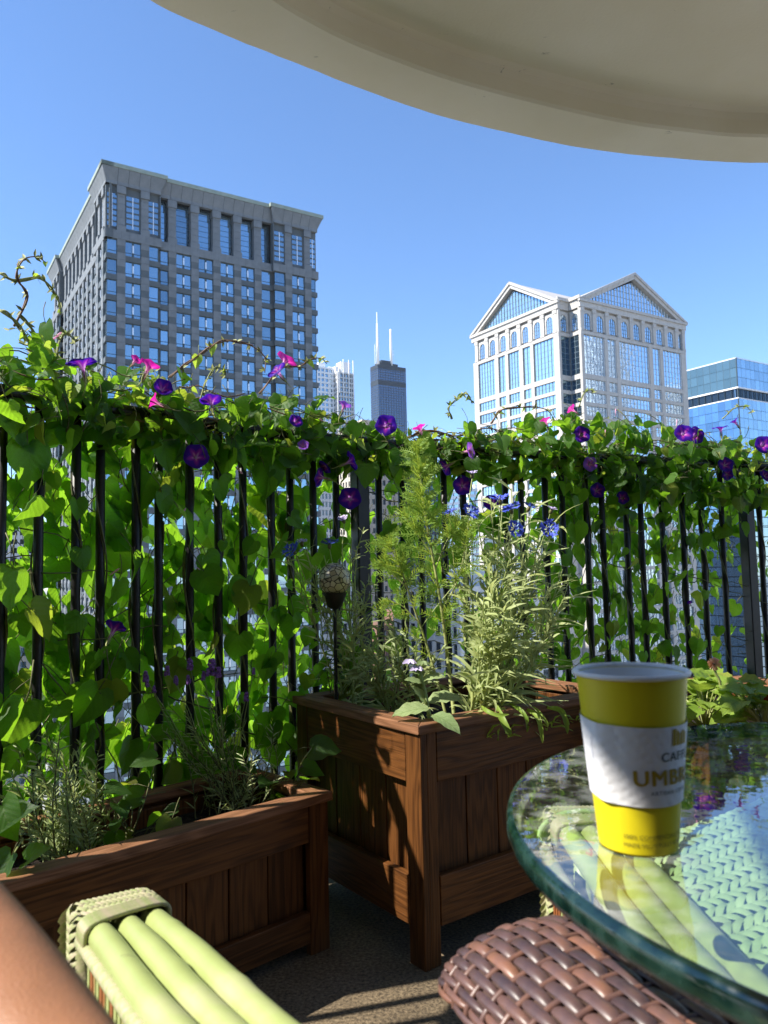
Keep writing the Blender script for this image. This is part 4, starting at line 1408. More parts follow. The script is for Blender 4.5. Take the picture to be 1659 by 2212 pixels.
    # lower planting leaves at the foot not needed; short tendrils rising over the heap
    for k in range(int(width * 10)):
        s = rnd.uniform(s0, s1); uu = u0 + (u1 - u0) * (s - s0) / width
        zt = interp(ztop_u, uu); q, t, n = rail(s)
        p0 = q + V((0, 0, zt - .05)); a = rnd.choice((-1, 1)) * t + n * rnd.gauss(0, .4); L = rnd.uniform(.04, .09)
        pts = [p0 + a * L * (j / 7) ** 1.4 + V((0, 0, L * math.sin(j / 7 * 2.2) * .8)) for j in range(8)]
        st.tube(pts, [.0014 - .00012 * j for j in range(8)], 4, 1, False)
        for j in (4, 6, 7):
            d = V((rnd.gauss(0, 1), rnd.gauss(0, 1), rnd.gauss(.3, 1))).normalized()
            st.ribbon([pts[j], pts[j] + d * .007, pts[j] + d * .016], [.0015, .003, .0004], V((0, -1, .3)), 1, .2)
    tag(st.build('rail_stems', [MT['stem'], MT['stem_light'], MT['stem_brown']], T, smooth=True), kind='stuff')


def vine_at(s):
    for (a, c, T) in VINES:
        if a <= s < c: return T
    return VINES[0][2] if s < VINES[0][0] else VINES[-1][2]


# special shoots traced on the vine heap
def shoot(pts, rad=.0028, leaves=((.3, .03), (.6, .025), (.85, .015)), seed=1, mi=1):
    r_ = random.Random(seed)
    P = catmull([on_rail(u, v, o) for (u, v, o) in pts], 6)
    T = vine_at(rail_s(pts[0][0], 800))
    b = MB(); n = len(P)
    b.tube(P, [rad * (1 - .6 * i / n) for i in range(n)], 6, mi)
    # second strand wound round the first
    Q = []
    for i, p in enumerate(P[:int(n * .7)]):
        a = i * .55; Q.append(p + V((math.cos(a), 0, math.sin(a))) * rad * 1.5)
    b.tube(Q, rad * .6, 5, mi)
    for i in range(3, n, 4):
        for q in range(3):
            d = V((r_.gauss(0, 1), r_.gauss(0, .6), r_.gauss(.4, 1))).normalized()
            b.ribbon([P[i], P[i] + d * .008, P[i] + d * .019], [.0015, .004, .0004], V((0, -1, .3)), 1, .3)
    b.build('shoot', [MT['stem'], MT['stem_light'], MT['stem_brown']], T, smooth=True)
    for (f, sz) in leaves:
        i = int(f * (n - 1)); d = V((r_.gauss(0, 1), r_.gauss(-.3, .5), r_.gauss(-.6, .6)))
        put('leaf', r_.choice(YLEAF), T, leafM(P[i], d, V((r_.gauss(0, .5), -.5, .6)), sz))


shoot([(365, 815, 0), (420, 775, -.02), (460, 745, -.03), (505, 736, -.03), (545, 748, -.03), (572, 772, -.03), (572, 805, -.03)], .0034, ((.2, .035), (.35, .03), (.9, .012)), 2, 2)
shoot([(430, 870, 0), (445, 825, -.02), (462, 796, -.02), (480, 797, -.02), (488, 812, -.02)], .0022, ((.9, .015),), 3)
shoot([(560, 850, 0), (610, 795, -.02), (650, 790, -.02), (675, 775, -.02), (695, 775, -.02), (706, 786, -.02)], .003, ((.5, .03), (.8, .02)), 4, 2)
shoot([(30, 705, 0), (60, 640, -.02), (35, 600, -.02), (50, 562, -.02), (80, 555, -.02), (102, 570, -.02)], .0028, ((.5, .014), (.98, .014)), 5, 2)
shoot([(0, 590, 0), (30, 605, -.02), (80, 600, -.02), (110, 620, -.02), (128, 655, -.02), (130, 680, -.02)], .0034, ((.4, .018), (.7, .018), (.97, .014)), 6)
shoot([(0, 670, 0), (40, 700, -.02), (65, 745, -.02), (80, 770, -.02)], .004, ((.5, .02),), 7)
shoot([(40, 680, 0), (75, 720, -.02), (62, 745, 0), (40, 740, 0)], .0032, (), 8)
shoot([(120, 790, 0), (128, 740, -.02), (142, 718, -.02), (155, 730, -.02), (160, 742, -.02)], .0022, ((.5, .02),), 9)
shoot([(975, 905, 0), (970, 880, -.02), (990, 858, -.02), (1010, 852, -.02), (1020, 868, -.02)], .003, ((.3, .03), (.6, .025), (.9, .02)), 10)
shoot([(1060, 915, 0), (1085, 885, -.02), (1130, 880, -.02), (1180, 885, -.02), (1205, 920, -.02)], .0032, ((.2, .03), (.5, .02)), 11, 2)
shoot([(1250, 880, 0), (1262, 850, -.02), (1275, 842, -.02), (1282, 855, -.02)], .002, ((.5, .02),), 12)
shoot([(1560, 905, 0), (1590, 880, -.02), (1615, 880, -.02), (1628, 905, 0)], .0024, ((.6, .02),), 13)
shoot([(880, 945, -.03), (930, 930, -.05), (990, 942, -.05), (1050, 925, -.04), (1110, 940, -.03)], .0042, (), 14, 2)
shoot([(900, 960, -.04), (960, 950, -.06), (1020, 962, -.05), (1090, 945, -.04)], .0036, (), 15, 2)

# large single leaves read from the photo: u, v, size, tip direction(image), normal
BIG = [(120, 835, .105, (.5, -.9), 'cam'), (165, 1080, .05, (.1, -1), 'in'), (620, 860, .085, (-.6, -.6), 'up'), (670, 925, .095, (-.9, -.35), 'camup'), (690, 860, .06, (.8, .3), 'up'),
       (1010, 915, .065, (.1, -1), 'camup'), (1155, 905, .085, (-.4, -.9), 'camup'), (1235, 960, .12, (.4, -1), 'cam'), (1305, 930, .07, (-.1, -1), 'camup'), (1330, 985, .075, (-.4, -1), 'cam'),
       (1415, 985, .075, (-.1, -1), 'cam'), (1470, 1005, .07, (-.1, -1), 'cam'), (1365, 930, .11, (.3, -.8), 'camup'), (1270, 1000, .06, (0, -1), 'cam'), (1430, 920, .09, (.6, -.6), 'camup'),
       (1545, 975, .10, (.3, -1), 'cam'), (175, 1185, .055, (.15, -1), 'in'), (30, 870, .12, (.4, -.9), 'camup'), (60, 960, .1, (.1, -1), 'cam'), (290, 870, .09, (.8, -.3), 'camup'), (530, 1250, .09, (-.1, -1), 'in'),
       (1180, 1160, .055, (0, -1), 'in'), (1240, 890, .06, (.4, -.5), 'camup'), (1100, 935, .06, (-.5, -.6), 'camup'), (350, 950, .09, (.2, -1), 'in'), (1490, 1160, .055, (.2, -1), 'in')]
for (u, v, sz, tp, nk) in BIG:
    s = rail_s(u, v); p, t, n = rail(s)
    P = on_rail(u, v, -.05 if nk != 'in' else -.035)
    tip = t * tp[0] + V((0, 0, 1)) * tp[1] - n * .15
    nrm = {'cam': -n + V((0, 0, .25)), 'camup': -n * .6 + V((0, 0, 1)), 'up': V((0, 0, 1)) - n * .3, 'in': -n + V((0, 0, .1))}[nk]
    put('leaf', rnd.choice(LEAF[:4]), vine_at(s), leafM(P, tip, nrm, sz))

for i, (u, v, c, d, r, var) in enumerate(FL):
    s = rail_s(u, v); T = vine_at(s)
    P = on_rail(u, v, -.13 if v < 1010 else -.05)
    d = V(d).normalized()
    Mx = leafM(P, V((0, 0, 1)) if abs(d.z) < .8 else V((0, 1, 0)), d, r)
    # leafM puts local Y on the tip; build from the axis instead
    q = d.to_track_quat('Z', 'Y').to_matrix().to_4x4(); Mx = M4.Translation(P) @ q @ M4.Rotation(rnd.uniform(0, 6), 4, 'Z') @ M4.Scale(r, 4)
    fo = put('flower', FUN[c][var], T, Mx)
    put('calyx', CAL, fo, Mx)
for (u, v, d) in [(1308, 942, (0, 0, -1)), (1330, 885, (.1, 0, 1)), (1462, 908, (.1, 0, 1)), (1440, 985, (.5, 0, .5)), (1498, 968, (0, 0, -1)), (584, 1000, (.3, 0, 1)), (690, 905, (-.7, 0, .4)), (510, 1010, (-.5, 0, .5)), (1100, 1000, (.4, 0, 1)), (255, 1230, (.6, 0, .4)), (440, 1240, (.4, 0, -.4)), (860, 1010, (.4, 0, -.8)), (1170, 960, (.2, 0, -1)), (1590, 1080, (.6, 0, .7)), (400, 1100, (.3, 0, .5)), (130, 720, (.6, 0, .5))]:
    s = rail_s(u, v); d = V(d).normalized()
    put('bud', BUD, vine_at(s), M4.Translation(on_rail(u, v, -.06)) @ d.to_track_quat('Z', 'Y').to_matrix().to_4x4() @ M4.Scale(.017, 4))


# ---- upright plants with narrow leaves
def stem_path(p0, p1, bow, n=12):
    p0, p1 = V(p0), V(p1); out = []
    for i in range(n + 1):
        t = i / n; out.append(p0.lerp(p1, t) + V(bow) * math.sin(PI * t))
    return out


def leafy(b, path, r_, n, L0, L1, w0, droop=.4, up=.6, t0=.12, curl=.3, mi=0):
    for k in range(n):
        t = t0 + (1 - t0) * (k + r_.random()) / n
        i = min(int(t * (len(path) - 1)), len(path) - 2); f = t * (len(path) - 1) - i
        p = path[i].lerp(path[i + 1], f); ax = (path[i + 1] - path[i]).normalized()
        a = r_.uniform(0, 2 * PI); side = ax.orthogonal().normalized(); side.rotate(Quaternion(ax, a))
        L = (L0 + (L1 - L0) * t) * r_.uniform(.7, 1.25)
        d = (side + ax * up * r_.uniform(.6, 1.5)).normalized()
        c = V((r_.gauss(0, curl), r_.gauss(0, curl), -droop * r_.uniform(.3, 1.6)))
        pts = [p + d * L * s_ + c * L * s_ * s_ for s_ in (0, .25, .5, .75, 1)]
        b.ribbon(pts, [w0 * .5, w0 * 1.0, w0 * .95, w0 * .6, w0 * .05], ax * .5 + V((-.45 + r_.gauss(0, .45), -.45 + r_.gauss(0, .45), .3)), mi, .3)


def cornhead(T, P, d, r=.02, name='flower', mat='blue'):
    b = MB(); r_ = random.Random(int(P.x * 9999))
    for k in range(12):
        a = 2 * PI * k / 12 + r_.uniform(-.15, .15); e = V((math.cos(a), math.sin(a), r_.uniform(.15, .5))); e2 = V((-math.sin(a), math.cos(a), 0))
        L = r * r_.uniform(.85, 1.15)
        base = e * L * .2; mid = e * L * .6
        b.tube([base, mid], [.0006, .0016], 4, 0, False)
        for q in (-1, -.33, .33, 1):
            b.ribbon([mid, mid + (e + e2 * q * .55) * L * .28, mid + (e + e2 * q * .8) * L * .5], [r * .08, r * .11, r * .01], V((0, 0, 1)), 0, .3)
    for k in range(12):
        a = r_.uniform(0, 6.3); e = V((math.cos(a) * .5, math.sin(a) * .5, 1)); b.tube([e * r * .1, e * r * .5], [.0009, .0005], 3, 0, False)
    Mx = M4.Translation(P) @ V(d).to_track_quat('Z', 'Y').to_matrix().to_4x4()
    fo = b.build(name, MT[mat], T, mw=Mx)
    c = MB(); c.lathe([(.0012, -.016), (.0045, -.013), (.006, -.008), (.005, -.002), (.0035, .001)], 8)
    c.build('seed_head', MT['stem'], fo, mw=Mx, smooth=True)


def cornflower(label, base, stems, heads, seed, leafn=20, L0=.11, L1=.045, w=.0045, mat='sage', palemat=None):
    r_ = random.Random(seed); base = V(base)
    T = thing('cornflower_plant', label, 'plant', tuple(base), 0)
    b = MB(); lf = MB()
    for i, (P, bow) in enumerate(stems):
        q = base + V((r_.uniform(-.03, .03), r_.uniform(-.03, .03), 0))
        path = stem_path(q, P, bow, 14)
        b.tube(path, [.0036 - .0022 * k / 14 for k in range(15)], 5, 0, False)
        leafy(lf, path, r_, leafn, L0, L1, w, .35, .9)
        # side branches
        for k in range(3):
            i0 = r_.randint(6, 11); p = path[i0]; d = (path[i0 + 1] - path[i0]).normalized() + V((r_.gauss(0, .35), r_.gauss(0, .3), .1))
            L = r_.uniform(.06, .16); br = stem_path(p, p + d.normalized() * L, (r_.gauss(0, .01), 0, .0), 6)
            b.tube(br, [.0018 - .0001 * j for j in range(7)], 4, 0, False); leafy(lf, br, r_, 8, .05, .025, w * .75, .2, 1.1)
    b.build('stem', MT[mat], T, smooth=True)
    o = lf.build('foliage', MT[mat], T, smooth=True); tag(o, kind='stuff')
    for (P, d, c) in heads:
        q = base.lerp(P, .55) + V((r_.uniform(-.02, .02), 0, 0))
        path = stem_path(q, P - V(d).normalized() * .014, (r_.gauss(0, .008), 0, .0), 8)
        sb = MB(); sb.tube(path, .0013, 4); o = sb.build('flower_stalk', MT[mat], T, smooth=True)
        cornhead(T, P, d, .023 if c == 'blue' else .013, 'flower', c)
    return T


def A3(u, v, y): return at(u, v, y=y)


rr = random.Random(5)
B1 = A3(1012, 1545, 1.98); B1.z = TPH - .07
tops = [(1000, 1150, 2.05), (1030, 1120, 2.1), (1060, 1075, 2.1), (1085, 1100, 2.15), (1105, 1055, 2.2), (1125, 1110, 2.2), (1150, 1085, 2.25), (1165, 1150, 2.2), (1190, 1160, 2.25), (1205, 1115, 2.25), (1215, 1230, 2.2),
        (1185, 1260, 2.1), (1050, 1200, 1.95), (1100, 1210, 1.95), (1140, 1230, 2.0), (980, 1230, 2.0), (1045, 1290, 1.9), (1090, 1310, 1.9), (1130, 1320, 1.9), (1195, 1330, 2.05), (1225, 1270, 2.2), (1160, 1400, 1.95)]
st_ = [(A3(u, v, y), (rr.uniform(.0, .05), rr.uniform(-.02, .03), .0)) for (u, v, y) in tops]
hd = [(1080, 1079, 2.1, (-.2, -.3, 1), 'blue'), (1103, 1100, 2.1, (-.3, -.4, .8), 'blue'), (1144, 1095, 2.12, (.5, -.1, .9), 'blue'), (1111, 1143, 2.05, (.4, -.8, .3), 'blue'), (1186, 1142, 2.12, (-.1, -1, .15), 'blue'), (1016, 1107, 2.1, (.4, -.7, .4), 'blue'), (969, 1110, 2.1, (-.3, -.1, 1), 'blue'), (1020, 1022, 2.15, (0, -.3, 1), 'palelilac'), (1192, 1100, 2.2, (.3, -.3, .8), 'palelilac')]
cornflower('tall silvery cornflower plant with blue flowers spilling over the right side of the tall planter', B1, st_, [(A3(u, v, y), d, c) for u, v, y, d, c in hd], 3, 25, .15, .07, .0043)
B2 = A3(770, 1500, 2.25); B2.z = TPH - .07
tops = [(640, 1200, 2.2), (660, 1180, 2.2), (690, 1230, 2.2), (700, 1200, 2.25), (760, 1160, 2.25), (735, 1250, 2.2), (770, 1190, 2.3), (790, 1300, 2.2), (720, 1320, 2.15), (765, 1380, 2.15), (800, 1400, 2.2), (830, 1330, 2.2)]
cornflower('smaller thin cornflower plant in half shade in front of the thick middle post', B2, [(A3(u, v, y), (rr.uniform(-.02, .02), 0, 0)) for u, v, y in tops], [(A3(u, v, y), d, c) for u, v, y, d, c in [(632, 1190, 2.15, (-.5, -.6, .5), 'blue'), (741, 1121, 2.2, (-.2, -.5, .7), 'palelilac'), (712, 1175, 2.2, (0, .2, 1), 'blue'), (652, 1170, 2.2, (0, -.4, 1), 'palelilac'), (983, 1252, 2.2, (0, -.3, 1), 'blue')]], 4, 14, .10, .04, .0036)
B3 = A3(860, 1520, 2.05); B3.z = TPH - .07
tops = [(800, 1440, 2.0), (830, 1390, 2.05), (860, 1430, 1.98), (880, 1360, 2.1), (900, 1440, 2.0), (850, 1340, 2.15), (800, 1370, 2.15), (770, 1450, 2.05), (940, 1420, 2.0)]
cornflower('low leafy cornflower seedlings in the shade at the left of the tall planter', B3, [(A3(u, v, y), (rr.uniform(-.02, .02), 0, 0)) for u, v, y in tops], [], 8, 16, .09, .05, .004, 'rosemary')


# ---- feathery plant
def feathery(label, paths, seed=1):
    r_ = random.Random(seed)
    base = paths[0][0][0]
    T = thing('feathery_plant', label, 'plant', tuple(base), 0)
    b = MB(); lf = MB()
    for (pp, rad, dens, plume) in paths:
        P = catmull(pp, 8); n = len(P)
        b.tube(P, [rad * (1 - .55 * i / n) for i in range(n)], 6, 0, False)
        L_tot = sum((P[i + 1] - P[i]).length for i in range(n - 1))
        cnt = int(L_tot * dens)
        for k in range(cnt):
            t = .25 + .75 * ((k + r_.random()) / cnt) ** .75
            if plume and r_.random() < .45: t = 1 - (1 - t) * .5
            i = min(int(t * (n - 1)), n - 2); p = P[i]; ax = (P[i + 1] - P[i]).normalized()
            side = ax.orthogonal().normalized(); side.rotate(Quaternion(ax, r_.uniform(0, 6.28)))
            L = r_.uniform(.055, .11) * (1.1 - .55 * t)
            d = (side + ax * r_.uniform(.4, 1.0)).normalized(); cu = V((0, 0, -.25 * r_.random()))
            pts = [p + d * L * s_ + cu * L * s_ * s_ for s_ in (0, .25, .5, .75, 1)]
            lf.ribbon(pts, [.0013, .0012, .0011, .0009, .0004], V((0, -1, 0)), 0, 0)
            for j in range(1, 9):
                q0 = pts[0].lerp(pts[2], j / 4) if j <= 4 else pts[2].lerp(pts[4], (j - 4) / 4)
                for sg in (-1, 1):
                    e = d.cross(V((r_.gauss(0, .3), -1, r_.gauss(0, .3)))).normalized() * sg + d * .9
                    l2 = L * .34 * (1 - .06 * j) * r_.uniform(.6, 1.2)
                    q1 = q0 + e.normalized() * l2 * .55; q2 = q0 + (e.normalized() + d * .25).normalized() * l2
                    lf.ribbon([q0, q1, q2], [.0010, .0010, .0003], V((0, -1, .2)), 0, 0)
    b.build('stem', MT['stem_light'], T, smooth=True)
    tag(lf.build('foliage', MT['feather'], T), kind='stuff')
    return T


z0 = TPH - .07
fb = A3(985, 1555, 1.93); fb.z = z0
F_ = lambda u, v, y=2.0: A3(u, v, y)
feathery('tall bright feathery plant with thread-like leaves rising above the rail from the tall planter', [
    ([fb, F_(968, 1430), F_(950, 1290), F_(925, 1150), F_(912, 1060), F_(900, 955)], .0052, 210, True),
    ([fb + V((-.01, .01, 0)), F_(930, 1420), F_(890, 1300), F_(862, 1220), F_(835, 1165)], .0042, 110, True),
    ([F_(955, 1320), F_(990, 1250), F_(1005, 1180), F_(1012, 1125)], .003, 150, True),
    ([F_(935, 1200), F_(900, 1150), F_(870, 1110)], .0022, 130, False),
    ([F_(940, 1230), F_(965, 1170), F_(990, 1140)], .0022, 130, False),
    ([F_(880, 1270), F_(850, 1240), F_(830, 1210)], .002, 130, False),
    ([F_(905, 1345), F_(870, 1310), F_(835, 1295)], .002, 110, False)], 11)


# ---- herbs in the low planter
def herb(name, label, base, stems, seed, mat='rosemary', leafn=34, L=.032, w=.0018, spikes=(), spread=.06):
    r_ = random.Random(seed)
    T = thing(name, label, 'herb', tuple(base), 0)
    b = MB(); lf = MB()
    for P in stems:
        q = V(base) + V((r_.uniform(-spread, spread), r_.uniform(-spread, spread), 0))
        path = stem_path(q, P, (r_.gauss(0, .015), r_.gauss(0, .012), 0), 12)
        b.tube(path, [.0018 - .0009 * k / 12 for k in range(13)], 4, 0, False)
        leafy(lf, path, r_, leafn, L * 1.25, L * .75, w, .12, 1.1, .08, .15)
    b.build('stem', MT['stem'], T, smooth=True)
    tag(lf.build('foliage', MT[mat], T, smooth=True), kind='stuff')
    for (P, sz) in spikes:
        s_ = MB(); q = V(base).lerp(P, .45)
        s_.tube(stem_path(q, P, (r_.gauss(0, .01), 0, 0), 6), .0011, 4)
        s_.build('flower_stalk', MT['rosemary'], T, smooth=True)
        f = MB()
        for lev in range(5):
            for k in range(7):
                a = r_.uniform(0, 6.28); rad = sz * (.42 - .05 * lev)
                c = P + V((math.cos(a) * rad, math.sin(a) * rad, (lev - 2) * sz * .42 + r_.uniform(-.001, .001))); s2 = sz * .2 * r_.uniform(.6, 1.2)
                f.box(c - V((s2, s2, s2 * 1.2)), c + V((s2, s2, s2 * 1.2)), 0, M4.Translation(c) @ M4.Rotation(r_.uniform(0, 3), 4, rdir().normalized()) @ M4.Translation(-c))
        f.build('flower_spike', MT['lavender'], T)
    return T


hz = LPH - .07
rb = at(105, 1900, z=hz)
sts = []
for k in range(34):
    u = rr.uniform(5, 225); v = 1560 + abs(u - 130) * .55 + rr.uniform(0, 190)
    sts.append(A3(u, v, rb.y + rr.uniform(-.02, .16)))
herb('rosemary_bush', 'bushy sunlit rosemary at the left end of the low planter', rb + V((.03, .09, 0)), sts, 21, 'rosemary', 40, .036, .0019, (), .07)
lb_ = at(470, 1790, z=hz) + V((0, .1, 0))
sts = [A3(rr.uniform(350, 620), rr.uniform(1500, 1680), lb_.y + rr.uniform(-.05, .12)) for k in range(30)]
spk = [(315, 1461, .012), (333, 1489, .008), (361, 1449, .011), (380, 1470, .010), (410, 1435, .013), (407, 1468, .010), (456, 1442, .019), (472, 1452, .012), (227, 1493, .009), (532, 1505, .010), (470, 1498, .007), (548, 1450, .008), (440, 1460, .010), (318, 1475, .009)]
herb('lavender_bush', 'lavender with small purple flower spikes in the middle of the low planter', lb_, sts, 22, 'rosemary', 26, .03, .0016, [(A3(u, v, lb_.y), s_) for u, v, s_ in spk], .07)


# ---- broad leaved plants: each leaf a part
def oval_mesh(mat, seed=0, wide=.36, fold=.3, curl=.3, wave=.04, smat='stem_light'):
    r_ = random.Random(seed); b = MB(); n = 9; vs_ = []; uvs = []
    for i in range(n + 1):
        y = i / n; hw = wide * math.sin(PI * min(1, y * .93 + .07)) ** .8 * (1 if y < 1 else 0)
        for k, x in enumerate((-1, -.5, 0, .5, 1)):
            xx = x * hw + (r_.uniform(-.015, .015) if abs(x) == 1 else 0)
            vs_.append(V((xx, y, fold * abs(xx) - curl * y * y + wave * math.sin(y * 19 + x * 3 + seed) * abs(x)))); uvs.append((.5 + xx, y))
    fs = [(i * 5 + k, i * 5 + k + 1, (i + 1) * 5 + k + 1, (i + 1) * 5 + k) for i in range(n) for k in range(4)]
    b.add(vs_, fs, 0, uvs)
    b.tube([(0, 0, 0), (0, -.15, -.01), (0, -.3, -.06)], .022, 4, 1)
    return b.mesh('leaf', [MT[mat], MT[smat]], True)


HAIRY = [oval_mesh('hairy', i, .3, .25, c, .03) for i, c in enumerate((.25, .5, .1))]
LETT = [oval_mesh('lettuce', i + 5, w_, .3, c, .05) for i, (c, w_) in enumerate(((.3, .45), (.6, .4), (.15, .5), (.9, .35)))]
BASIL = [heart_mesh('leaf', 'leaf', .3, .3, .02, 31 + i, .9) for i in range(2)]

bb = A3(935, 1575, 1.86); bb.z = TPH - .07
T = thing('borage_plant', 'small hairy borage plant with drooping pale flowers at the front corner of the tall planter', 'plant', tuple(bb), 0)
sm_ = MB(); sm_.tube(catmull([bb, A3(925, 1530, 1.86), A3(915, 1480, 1.86), A3(905, 1440, 1.87)], 6), [.0055] * 6 + [.004] * 13, 7); sm_.build('stem', MT['hairy'], T, smooth=True)
for (u, v, y, du, dz, sz, k) in [(925, 1530, 1.84, (-1, -.25, .05), 0, .085, 0), (935, 1545, 1.83, (.75, -.8, .0), 0, .075, 1), (918, 1520, 1.86, (-.15, -.2, .6), 0, .05, 1), (925, 1515, 1.87, (1, .1, .25), 0, .085, 0), (912, 1475, 1.86, (-.9, -.3, .3), 0, .045, 2), (914, 1470, 1.86, (.9, -.2, .55), 0, .05, 1), (908, 1455, 1.87, (-.6, -.5, .2), 0, .035, 2), (910, 1450, 1.87, (.7, -.2, .2), 0, .035, 2)]:
    put('leaf', HAIRY[k], T, leafM(A3(u, v, y), du, (0, -.45, 1), sz))
for (u, v, c) in ((884, 1425, 'palelilac'), (912, 1428, 'hairy'), (900, 1440, 'palelilac')):
    P = A3(u, v, 1.86); f = MB()
    for k in range(7):
        a = k * .9; e = V((math.cos(a), math.sin(a) * .7, -.5)); f.ribbon([P, P + e * .008, P + e * .018], [.002, .005, .0006], V((0, -1, .4)), 0, .2)
    f.build('flower', MT[c], T, smooth=True)

# drooping leaves over the right cap of the tall planter
hb = A3(1120, 1530, 2.02); hb.z = TPH - .06
T = thing('trailing_plant', 'trailing plant whose wilted leaves hang over the tall planter cap beside the cup', 'plant', tuple(hb), 0)
sm_ = MB(); sm_.tube(catmull([hb, hb + V((.05, .02, .04)), hb + V((.14, .08, .05)), hb + V((.22, .14, .03))], 5), .003, 6); sm_.build('stem', MT['stem_light'], T, smooth=True)
for (pts, w_) in [([(1070, 1520), (1085, 1555), (1098, 1580), (1102, 1592)], .008), ([(1130, 1530), (1158, 1545), (1168, 1575), (1172, 1605)], .006), ([(1180, 1528), (1210, 1535), (1222, 1558), (1226, 1585)], .007), ([(1150, 1525), (1165, 1540), (1180, 1560), (1184, 1570)], .004), ([(1040, 1525), (1050, 1535), (1075, 1545), (1100, 1543)], .005), ([(1100, 1520), (1125, 1535), (1137, 1552), (1140, 1562)], .005)]:
    b = MB(); ys = [1.93, 1.885, 1.87, 1.87]
    u_mid = pts[1][0]
    dy = (u_mid - 1070) / 160 * .1
    b.ribbon(catmull([A3(u, v, y + dy + .01) for (u, v), y in zip(pts, ys)], 4), [w_ * x for x in (.4, .6, .8, 1, 1, 1.1, 1, .9, 1, .8, .7, .5, .1)], V((0, -1, .3)), 0, .5)
    b.build('leaf', MT['lettuce'], T, smooth=True)
g = MB()
r_ = random.Random(77)
for k in range(150):
    p = hb + V((r_.uniform(-.10, .30), 0, 0)); p.y = hb.y + (p.x - hb.x) * .70 + r_.uniform(-.05, .05); p.z = TPH - .07 + r_.uniform(0, .015)
    d = V((r_.gauss(0, .6), r_.gauss(-.2, .5), r_.uniform(.2, 1))).normalized(); L = r_.uniform(.02, .06)
    g.ribbon([p, p + d * L * .5, p + d * L + V((0, 0, -L * .3))], [.002, .004, .0004], V((0, -.5, 1)), 0, .3)
tag(g.build('small_leaves', MT['lettuce'], T, smooth=True), kind='stuff')

# shade leaves in the tall planter and low planter: basil-like plants
for (u, v, y, lab, n_, sp, sz, zb) in [(720, 1440, 2.3, 'dark broad-leaved seedling in the back left corner of the tall planter', 16, .13, .075, TPH - .06),
                                      (290, 1700, 1.72, 'dark leafy seedling between the rosemary and the lavender', 14, .10, .05, hz),
                                      (600, 1690, 1.98, 'heart leaved seedling at the right end of the low planter beside the white tag', 9, .09, .05, hz)]:
    c = A3(u, v, y); base = V((c.x, c.y, zb))
    T = thing('seedling', lab, 'plant', tuple(base), 0)
    sb = MB()
    for k in range(n_):
        p = base + V((rnd.uniform(-sp, sp), rnd.uniform(-sp * .6, sp * .6), rnd.uniform(.02, max(.05, c.z - zb + .06))))
        sb.tube([base + V((rnd.uniform(-.02, .02), rnd.uniform(-.02, .02), 0)), (base + p) / 2 + V((0, 0, .01)), p], .0015, 4, 0, False)
        put('leaf', rnd.choice(BASIL), T, leafM(p, V((rnd.gauss(0, 1), rnd.gauss(-.2, 1), rnd.gauss(-.2, .3))), V((rnd.gauss(0, .4), rnd.gauss(-.2, .4), 1)), sz * rnd.uniform(.7, 1.2)))
    sb.build('stem', MT['stem'], T)
# large lit leaves: the pair by the white tag, the ones at the left edge
T = thing('bean_seedling', 'single round leaf on a thin stalk leaning over the right end of the low planter', 'plant', tuple(at(640, 1690, z=hz)), 0)
q = A3(700, 1615, 1.93); put('leaf', LEAF[2], T, leafM(q + V((-.03, 0, 0)), (1, -.3, .12), (-.1, -.75, .8), .068))
sb = MB(); sb.tube(catmull([at(640, 1690, z=hz), A3(650, 1650, 1.93), q + V((-.03, 0, 0))], 5), .0015, 5); sb.build('stem', MT['stem_light'], T)
for (lab, lst) in (('lit broad-leaved plant at the very left front of the low planter', [(10, 1790, .08, (.6, -.3, .6)), (25, 1850, .07, (-.4, -.3, -.8)), (60, 1860, .05, (.7, -.2, .6)), (5, 1740, .07, (.4, -.4, -.5))]),
                   ('sunlit curled heart leaves rising between rosemary and lavender', [(215, 1590, .06, (.9, -.2, .2)), (285, 1600, .085, (-.3, -.3, -.9)), (330, 1590, .06, (1, 0, .1)), (300, 1680, .06, (.3, -.3, -.8))])):
    c = at(lst[0][0] + 40, 1840, z=hz); c = V((c.x, c.y, hz)); yy = 1.36 if 'very left' in lab else 1.82
    if 'very left' not in lab: c = at(270, 1760, z=hz); yy = c.y
    T = thing('broad_leaf_plant', lab, 'plant', tuple(c), 0); sb = MB()
    for (u, v, sz, tp) in lst:
        p = A3(u, v, yy if 'very left' not in lab else 1.45)
        sb.tube([c, (c + p) / 2 + V((.01, 0, .03)), p], .0018, 5, 0, False)
        put('leaf', rnd.choice(LEAF[:4]), T, leafM(p, tp, (-.3, -.5, .7), sz))
    sb.build('stem', MT['stem_light'], T)

# greens in the right planter
def lettuce(label, c, n, sp, sz, seed, mats=LETT):
    r_ = random.Random(seed); T = thing('leafy_green', label, 'plant', tuple(c), 0, 'leafy greens in the right planter')
    sb = MB()
    for k in range(n):
        a = r_.uniform(0, 6.28); e = V((math.cos(a), math.sin(a), 0)); rad = r_.uniform(.1, 1) * sp
        p = V(c) + e * rad + V((0, 0, r_.uniform(.03, .12)))
        put('leaf', r_.choice(mats), T, leafM(p, e + V((0, -.2, r_.uniform(-.1, .8))), V((-e.x * .3, -.3 - e.y * .3, 1)), sz * r_.uniform(.6, 1.2)))
        sb.tube([V(c), (V(c) + p) / 2 + V((0, 0, .01)), p], .0018, 4, 0, False)
    sb.build('stem', MT['stem_light'], T); return T


